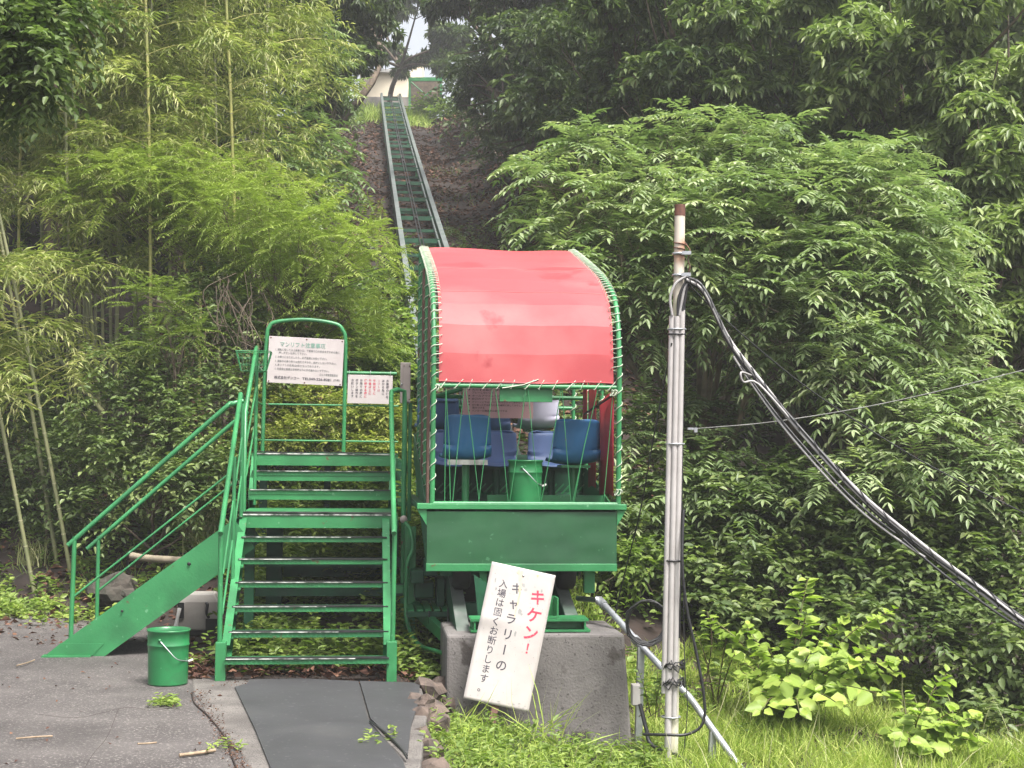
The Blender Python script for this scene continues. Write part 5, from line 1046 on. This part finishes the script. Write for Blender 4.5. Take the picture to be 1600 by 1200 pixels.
# dry vines hanging in the shade under the acacia
for i in range(26):
    x, y = rng.uniform(335, 410), rng.uniform(420, 500); Y = rng.uniform(14.9, 15.4); e = (x+rng.normal()*30, y+rng.uniform(50, 110)); a, c_ = pY(x, y, Y), pY(*e, Y-.1); mb = MB()
    mb.tube(smooth_path([a, (a+c_)/2+rng.normal(size=3)*.12, c_, c_+rng.normal(size=3)*.12], 14), .0045, 4); tag(mb.build('dry_vine', 'bark', None, a), 'thin dry brown vine tangling in the shade under the acacia', 'vine', 'dry vines under the acacia')
# knotweed with single leaves
kl = leaf_object('leaf', [(np.zeros((1, 3)), np.array([[0, 1., 0]]), np.array([[0, 0, 1.]]), np.array([1.]), np.array([.74]), np.array([.5]))], LM['knot'], None, fold=.14, curl=.16)
klm = []
for i in range(5):
    m = kl.data.copy(); m.attributes['tint'].data.foreach_set('value', np.full(6, .1+.2*i, np.float32)); klm.append(m)
bpy.data.objects.remove(kl)
def knotweed(label, base, stems, leaf=.135, group='knotweed clumps on the grass slope'):
    base = np.asarray(base, float); t = thing('knotweed', label, 'shrub', base, group); mb = MB(); nl = 0
    for (tip, nlf, z0) in stems:
        tip = np.asarray(tip, float); m = (base+tip)/2+np.array([0, 0, .16*np.linalg.norm(tip-base)]); p = smooth_path([base+rng.normal(size=3)*.05*np.array([1, 1, 0]), m, tip], 16)
        mb.tube(p, np.linspace(.008, .0025, len(p)), 5, False)
        nlf = int(nlf*1.5)
        for j in range(nlf):
            f = z0*.8+(1-z0*.8)*j/(nlf-1); i = f*(len(p)-1); i0 = min(int(i), len(p)-2); c = p[i0]+(p[i0+1]-p[i0])*(i-i0); tn = nrm(p[i0+1]-p[i0])
            sd = np.cross(tn, Z) if abs(tn[2]) < .93 else np.array([1., .3, 0]); sd = nrm(sd)*(1 if j % 2 else -1)
            d = nrm(sd+tn*.35-Z*.12+rng.normal(size=3)*.28); n_ = nrm(Z+rng.normal(size=3)*.28+tn*.3-np.array([0, .35, 0])); s = leaf*rng.uniform(.7, 1.15)*(1-.45*(f > .93))
            x = nrm(np.cross(d, n_)); z = np.cross(x, d); R4 = Matrix(((x[0], d[0], z[0], 0), (x[1], d[1], z[1], 0), (x[2], d[2], z[2], 0), (0, 0, 0, 1)))
            lo = bpy.data.objects.new('leaf', klm[int(np.clip(rng.normal(2+1.6*(f-.6), 1), 0, 4))]); COL.objects.link(lo); lo.parent = t
            lo.matrix_local = Matrix.Translation(Vector(c+d*.012-base)) @ R4 @ Matrix.Scale(s, 4); nl += 1
    mb.build('stems', 'stemgreen', t); return t
def P_(x, y, Y): return pY(x, y, Y)
kb = gbase(1230, 11.3)
knotweed('tall bright knotweed clump in the middle of the grass slope', kb, [(P_(1262, 905, 11.4), 22, .3), (P_(1395, 952, 11.1), 20, .3), (P_(1325, 960, 11.2), 18, .3), (P_(1165, 975, 11.4), 18, .3), (P_(1110, 965, 11.6), 16, .4), (P_(1410, 1030, 10.9), 18, .35), (P_(1370, 1010, 11.0), 17, .3), (P_(1200, 1010, 11.0), 15, .25), (P_(1280, 1000, 10.9), 16, .2), (P_(1230, 1030, 10.9), 15, .2), (P_(1330, 1060, 10.8), 16, .3), (P_(1160, 1050, 11.0), 14, .3), (P_(1290, 1070, 10.7), 14, .2), (P_(1240, 1090, 10.8), 13, .2), (P_(1410, 1050, 11.0), 14, .4), (P_(1190, 1080, 10.8), 12, .2), (P_(1310, 1020, 10.7), 14, .3), (P_(1260, 960, 11.2), 16, .3), (P_(1220, 1060, 10.6), 12, .2), (P_(1350, 1030, 10.7), 16, .2), (P_(1190, 1110, 10.4), 12, .15), (P_(1250, 1115, 10.3), 12, .15), (P_(1320, 1105, 10.3), 12, .15), (P_(1140, 1020, 11.2), 14, .3), (P_(1380, 1085, 10.4), 12, .2)])
knotweed('second bright knotweed clump lower at the right of the grass slope', gbase(1420, 10.5), [(P_(1480, 1052, 10.6), 17, .3), (P_(1530, 1120, 10.3), 16, .3), (P_(1410, 1080, 10.6), 14, .3), (P_(1440, 1110, 10.3), 14, .2), (P_(1500, 1150, 10.2), 14, .2), (P_(1390, 1140, 10.3), 13, .2), (P_(1460, 1170, 10.1), 13, .2), (P_(1540, 1160, 10.3), 12, .4), (P_(1420, 1160, 10.0), 12, .15), (P_(1490, 1110, 10.4), 14, .2), (P_(1470, 1130, 10.2), 13, .2)], .125)
knotweed('small knotweed shoots just right of the pole', gbase(1120, 11.6), [(P_(1105, 955, 11.7), 14, .3), (P_(1140, 985, 11.6), 13, .3), (P_(1085, 985, 11.6), 11, .3), (P_(1165, 1000, 11.5), 12, .3)], .075)

# ------------------------------------------------------------------ ground cover
def scatter_uv(n, u0, u1, v0, v1, fn=None):
    u = rng.uniform(u0, u1, n); v = rng.uniform(v0, v1, n)
    if fn is not None: k = fn(u, v); u, v = u[k], v[k]
    return u, v, U*u[:, None]+V*v[:, None]+Z*ground_z(u, v)[:, None]
def blades(name, label, P, ll, lw, m, spread=.55, lean=(0, 0, 0), tb=.5, tv=.25):
    n = len(P); d = nrm(Z+rng.normal(size=(n, 3))*np.array([spread, spread, .1])+np.asarray(lean)); h = nrm(np.cross(d, rng.normal(size=(n, 3))))
    l = ll*rng.uniform(.5, 1.3, n); o = leaf_object(name, [(P-Z*.01, d, h, l, np.full(n, lw)*rng.uniform(.7, 1.3, n), tb+tv*rng.normal(size=n))], LM[m], None, six=True, fold=.05, curl=.45, strip=True, var=.2)
    return tag(o, label, 'grass', kind='stuff')
def herb(name, label, P, nl, tl, ll, lw, m, tb=.5, up=1.2, tv=.22):
    lv = twig_leaves(P, nrm(Z*up+rng.normal(size=P.shape)*.6), nl, tl*rng.uniform(.5, 1.4, len(P)), ll, lw, sag=.15, tb=tb, tv=tv)
    o = leaf_object(name, lv, LM[m], None); return tag(o, label, 'weeds', kind='stuff')
def slope_ok(u, v): return (wob(u, v, 2.2, 1.) > -.36) & ~((u < 1.95) & (v > 9.9) & (v < 11.0)) & ((u > 1.86) | (v > 10.9)) & (v < 9.2+np.clip((u-1.2)*1.1, 0, 2.8)+1.5)
u, v, P = scatter_uv(60000, 1.3, 5.2, 8.2, 13.2, slope_ok); blades('grass', 'long bright grass on the slope right of the concrete block', P, .17, .0065, 'grass', .65, lean=(-.1, -.35, 0), tv=.4)
u, v, P = scatter_uv(900, 1.5, 5.0, 8.2, 12.6, lambda u, v: slope_ok(u, v) & (wob(u, v, 1.7, 3.3) > .0)); blades('grass', 'tall pale seeding stalks in the slope grass', P, .36, .006, 'sedge', .5, lean=(-.1, -.3, 0), tb=.7)
u, v, P = scatter_uv(330, 1.8, 5.0, 8.2, 12.4, lambda u, v: slope_ok(u, v) & (wob(u, v, 2.4, 6.) > .0)); herb('undergrowth', 'small leafy weeds mixed into the slope grass', P, 8, .16, .05, .022, 'weed', .5)
u, v, P = scatter_uv(5000, .5, 2.0, 10.9, 13.2, lambda u, v: (u > 1.65) | (u < .55)); blades('grass', 'grass beside the track foot behind the concrete block', P, .22, .007, 'grass', .6, lean=(0, -.3, 0), tb=.35)
u, v, P = scatter_uv(2600, -5, -1.6, 13.8, 17, lambda u, v: (wob(u, v, 3, 2.) > -.1) & (v > 14.2-.5*(u+1.6)*-.1)); blades('grass', 'patchy grass along the far edge of the asphalt', P, .16, .007, 'weed', .7)
u, v, P = scatter_uv(2500, 1.7, 4.5, 15, 45, lambda u, v: wob(u, v, .8, 4.) > .2); blades('grass', 'thin grass on the bank right of the track', P, .22, .014, 'weed', .7, tb=.2)
u, v, P = scatter_uv(2600, -.6, 2.6, 58, 66); blades('grass', 'bright grass tufts at the brow of the hill', P, .5, .03, 'grass', .6, tb=.35)
# low weeds: leafy ground cover
u, v, P = scatter_uv(1700, -1.0, .75, 10.75, 16.0, lambda u, v: (wob(u, v, 3, 5.) > -.3)); herb('undergrowth', 'shaded weeds growing under and behind the staircase', P, 9, .26, .075, .040, 'weed', .5)
u, v, P = scatter_uv(900, -.95, .6, 12.9, 16.0); herb('undergrowth', 'taller leafy weeds behind the stair treads', P, 12, .5, .09, .034, 'weed', .55)
u, v, P = scatter_uv(1500, -.9, .5, 13.2, 15.6); blades('grass', 'arching grass behind the stair treads', P, .42, .010, 'weed', .6, tb=.4)
u, v, P = scatter_uv(900, -5.2, -1.1, 13.2, 18.5, lambda u, v: (v > 13.2+.62*(u+1.2)*-1) & (wob(u, v, 2, 7.) > -.25)); herb('undergrowth', 'weeds along the far edge of the asphalt', P, 9, .22, .085, .045, 'weed', .5)
u, v, P = scatter_uv(260, -4.6, -2.2, 13.6, 15.0, lambda u, v: wob(u, v, 3, 8.) > .1); herb('undergrowth', 'bright low weeds breaking through the asphalt edge', P, 8, .16, .075, .04, 'weed', .75)
u, v, P = scatter_uv(900, -.3, .75, 15.5, 27, lambda u, v: wob(u, v, 1.3, 3.) > -.3); herb('undergrowth', 'ivy and weeds on the bank left of the track', P, 8, .24, .10, .06, 'weed', .3)
u, v, P = scatter_uv(1100, 1.75, 4.6, 13, 34, lambda u, v: wob(u, v, .9, 6.) > -.05); herb('undergrowth', 'low green plants on the bank right of the track', P, 8, .26, .10, .055, 'shrub', .55)
u, v, P = scatter_uv(420, 1.7, 5.0, 10.4, 14.0, lambda u, v: (v > 10.6+.55*(u-1.6)) & (wob(u, v, 2, 9.) > -.3)); herb('undergrowth', 'leafy weeds along the top edge of the grass slope', P, 9, .3, .075, .045, 'weed', .5)
u, v, P = scatter_uv(1300, -7, 7, 16, 30); herb('undergrowth', 'dark ferny undergrowth on the forest floor', P, 9, .4, .14, .07, 'shrub', .2)
# dead leaves
def litter(name, label, u, v, size, dz=.012):
    P = U*u[:, None]+V*v[:, None]+Z*(ground_z(u, v)+dz)[:, None]; n = len(P); D = nrm(rng.normal(size=(n, 3))*np.array([1, 1, .25])); N = nrm(Z+rng.normal(size=(n, 3))*.45)
    o = leaf_object(name, [(P, D, N, size*rng.uniform(.5, 1.3, n), size*.5*rng.uniform(.6, 1.3, n), rng.uniform(0, 1, n))], LM['litter'], None, six=False, fold=.2, curl=.15); return tag(o, label, 'leaves', kind='stuff')
u, v, P = scatter_uv(34000, -3.2, 4.5, 14, 63); litter('leaf_litter', 'brown dead leaves covering the bank either side of the track', u, v, .15)
u, v, P = scatter_uv(2600, -5.5, -.6, 12.2, 18); litter('leaf_litter', 'dead leaves at the foot of the bamboo grove', u, v, .08)
u, v, P = scatter_uv(420, -1.25, .4, 10.62, 11.5); litter('leaf_litter', 'pinkish dead leaves under the front stairs', u, v, .085, .02)
u, v, P = scatter_uv(70, -.85, .3, 10.38, 10.62); litter('leaf_litter', 'dry leaves swept against the top of the rubber sheet', u, v, .075, .055)
u, v, P = scatter_uv(90, -4.2, -.8, 7.6, 12.5); litter('leaf_litter', 'scattered dry leaf bits on the asphalt', u, v, .035, .03)
u, v, P = scatter_uv(150, -1.25, -1.0, 10.4, 11.6); litter('leaf_litter', 'dead leaves heaped between the pail and the stair stringer', u, v, .085, .03)
u, v, P = scatter_uv(700, 1.8, 5.0, 8.2, 12.2); litter('leaf_litter', 'dead stalks and leaves lying in the slope grass', u, v, .06, .03)
n = 900; cc = np.array([pz(300+rng.normal()*9+(y-1082)*.58+10, y, .012) for y in rng.uniform(1078, 1215, n)]); cc[450:] = np.array([pz(x, 1064+rng.normal()*6, .012) for x in rng.uniform(345, 665, 450)])
o = leaf_object('grit', [(cc, nrm(rng.normal(size=(n, 3))*np.array([1, 1, .2])), np.tile(Z, (n, 1)), rng.uniform(.006, .02, n), rng.uniform(.005, .014, n), rng.uniform(.2, 1, n))], LM['litter'], None, six=False, fold=.5, curl=.1); tag(o, 'loose grit and crumbled leaves along the cement edge', 'grit', kind='stuff')
for pts in ([(300, 1100), (240, 1112), (190, 1108), (120, 1122), (60, 1118)], [(190, 1108), (170, 1150), (140, 1180), (130, 1215)], [(330, 1122), (350, 1112), (372, 1116)]):
    mb = MB(); mb.tube([p_+Z*0 for p_ in smooth_path([pz(*q_, .003)+np.array([rng.normal()*.015, rng.normal()*.03, 0]) for q_ in pts], 26)], .0045, 4); tag(mb.build('crack', 'soil'), 'thin crack in the asphalt', None, kind='structure')
# twigs on the asphalt
for i, (x0, y0, x1, y1, lab) in enumerate(((280, 1180, 336, 1172, 'thick dry stick on the asphalt near the bottom edge'), (25, 1154, 82, 1150, 'thin straight twig on the asphalt at the lower left'), (26, 1040, 54, 1031, 'short twig on the asphalt left of the stairs'), (592, 1116, 648, 1105, 'forked pale twig lying on the rubber sheet'), (215, 1162, 245, 1160, 'small twig in the middle of the asphalt'))):
    z = .022 if i != 4 else .05; a, b = pz(x0, y0, z), pz(x1, y1, z); mb = MB(); mb.tube(smooth_path([a, (a+b)/2+rng.normal(size=3)*.012*np.array([1, 1, .2]), b], 8), .005 if i else .010, 5); tag(mb.build('twig', 'twig', None, a), lab, 'twig')
for x, y, n in ((258, 1100, 26), (345, 1168, 7), (300, 1038, 16), (598, 1158, 10)):
    c = pz(x, y, .01); P = c+rng.normal(size=(n, 3))*np.array([.055, .07, 0]); o = herb('weed', {258: 'flat green weed sprouting on the asphalt below the pail', 290: 'tiny weed at the edge of the cement strip below the pail', 240: 'sparse weed tuft on the asphalt near the bottom edge', 345: 'small green sprout in the crack beside the cement strip', 195: 'faint weed tuft left of the dry stick', 300: 'grassy weed growing behind the pail', 598: 'green leaves poking through the tear in the rubber sheet'}[x], P, 5, .06, .045, .016, 'weed', .75)
    o['kind'] = 'thing'; o['category'] = 'weed'
# crack between asphalt and cement
mb = MB(); mb.tube(smooth_path([pz(*q_, .012) for q_ in [(300, 1082), (304, 1098), (325, 1118), (345, 1142), (356, 1160), (362, 1180), (371, 1205)]], 40), .0055, 4); tag(mb.build('crack', 'soil'), 'dark crack between asphalt and cement strip', None, kind='structure')
# weeds in front of the concrete block
def weed_plant(label, base, n, h, ll, lw, m='weed', tb=.6, spread=.30, grp='weed plants below the concrete block', nl=12):
    base = np.asarray(base, float); t = thing('weed_plant', label, 'weed', base, grp); mb = MB(); B, D, T = [], [], []
    for _ in range(n):
        d = nrm(np.array([rng.normal()*spread*2, rng.normal()*spread*1.6, 1.])); l = h*rng.uniform(.6, 1.15); mb.tube([base+rng.normal(size=3)*np.array([.05, .05, 0]), base+d*l*.5, base+d*l-Z*.02], [.004, .003, .0015], 5, False); B.append(base+d*l*.15); D.append(d); T.append(l*.85)
    mb.build('stems', 'stemgreen', t); lv = twig_leaves(np.array(B), np.array(D), nl, np.array(T), ll, lw, sag=.12, tb=tb, tv=.15); o = leaf_object('leaves', lv, LM[m], t); o['kind'] = 'stuff'; return t
for x, yb, Y, n, h, ll, lw, m, tb, lab in ((740, 1215, 9.35, 7, .40, .085, .034, 'knot', .6, 'bright lance-leaved weed at the left foot of the danger sign'), (815, 1225, 9.35, 8, .42, .080, .030, 'weed', .6, 'leafy weed right below the danger sign'), (880, 1230, 9.4, 8, .40, .075, .024, 'weed', .5, 'narrow-leaved weed in front of the concrete block'), (945, 1235, 9.45, 6, .34, .075, .024, 'weed', .6, 'thin weed at the right foot of the concrete block'), (775, 1260, 9.0, 7, .34, .10, .045, 'knot', .7, 'broad bright leaves at the bottom edge below the danger sign'), (985, 1220, 9.5, 4, .22, .085, .03, 'knot', .7, 'single bright green shoot by the block footing'), (700, 1200, 9.4, 6, .30, .06, .022, 'weed', .5, 'small weeds beside the edging stones'), (1020, 1120, 9.8, 7, .38, .055, .034, 'weed', .4, 'creeper climbing between the junction box and the pole'), (860, 1265, 9.0, 6, .32, .085, .035, 'knot', .6, 'leafy weed at the bottom edge in front of the block'), (1010, 1215, 9.5, 6, .30, .06, .035, 'weed', .45, 'leafy creeper at the pole foot')):
    b = pY(x, yb, Y); weed_plant(lab, b, n, h, ll, lw, m, tb)
u, v, P = scatter_uv(2600, .42, 2.0, 7.4, 9.88, lambda u, v: v < 9.86); blades('grass', 'thin grass in front of the concrete block', P, .16, .0055, 'grass', .7, tb=.4)
u, v, P = scatter_uv(900, .42, 1.95, 7.4, 9.85); herb('undergrowth', 'low weeds at the foot of the concrete block', P, 8, .14, .05, .022, 'weed', .5)
P = np.concatenate([pY(x, y, 9.65)+rng.normal(size=(k, 3))*np.array([.02, .02, 0]) for x, y, k in ((835, 1165, 14), (700, 1160, 10), (880, 1180, 12))]); n = len(P)
d = nrm(Z+rng.normal(size=(n, 3))*np.array([.8, .3, .1])); o = leaf_object('grass', [(P, d, nrm(np.cross(d, rng.normal(size=(n, 3)))), rng.uniform(.25, .5, n), np.full(n, .008), rng.uniform(.4, 1, n))], LM['grass'], None, curl=.6, strip=True); tag(o, 'arching grass tufts in front of the concrete block', 'grass', kind='stuff')
# sedge clump beside the platform
def sedge(label, base, n, ll, spread=.5):
    base = np.asarray(base, float); t = thing('sedge_clump', label, 'grass clump', base); B, D, Ln, T = [], [], [], []
    mb = MB(); k = 0; vs, fs, tt = [], [], []
    for _ in range(n):
        g = rng.uniform(0, 6.28); l = ll*rng.uniform(.6, 1.15); o_ = np.array([math.cos(g), math.sin(g), 0]); w = .010*rng.uniform(.7, 1.3); sd = np.cross(o_, Z); sp = rng.uniform(.25, .8)*spread*2
        f = np.linspace(0, 1, 8); pts = base+rng.normal(size=3)*np.array([.08, .08, 0])+o_*(sp*l*f**1.4)[:, None]+Z*(l*(f*1.0-.75*sp*f**2.6))[:, None]
        for i in range(8): ww = w*(1-.9*f[i]**2); vs += [pts[i]-sd*ww/2, pts[i]+sd*ww/2]
        fs += [(k+2*i, k+2*i+1, k+2*i+3, k+2*i+2) for i in range(7)]; k += 16; tt += [rng.uniform(.2, 1)]*16
    mb.add(vs, fs, True); o = mb.build('blades', LM['sedge'], t); a = o.data.attributes.new('tint', 'FLOAT', 'POINT'); a.data.foreach_set('value', np.array(tt, np.float32)); o['kind'] = 'stuff'; return t
sedge('pale arching sedge clump beside the platform', gbase(318, 15.2), 130, 1.25, .55)
sedge('arching sedge low behind the side stairs', gbase(330, 14.4), 70, .60)
sedge('small sedge tuft on the weedy strip left of the side stairs', gbase(60, 15.6), 60, .45)
sedge('grassy tuft under the platform behind the treads', gbase(530, 14.6), 60, .55)

# ------------------------------------------------------------------ haze volume added to lift the darks
mh = bpy.data.materials.new('haze'); mh.use_nodes = True; hn = mh.node_tree.nodes; hn.remove(hn['Principled BSDF'])
hv = hn.new('ShaderNodeVolumePrincipled'); hv.inputs['Color'].default_value = (.95, .97, 1, 1); hv.inputs['Density'].default_value = .0015; hv.inputs['Anisotropy'].default_value = .2
mh.node_tree.links.new(hv.outputs[0], hn['Material Output'].inputs['Volume'])
mb = MB(); mb.box(np.array([0, 0, 17.]), np.array([460, 0, 0.]), np.array([0, 460, 0.]), np.array([0, 0, 42.])); tag(mb.build('haze', mh), 'thin even haze added to lift the dark parts', None, kind='stuff')
S.cycles.volume_bounces = 1
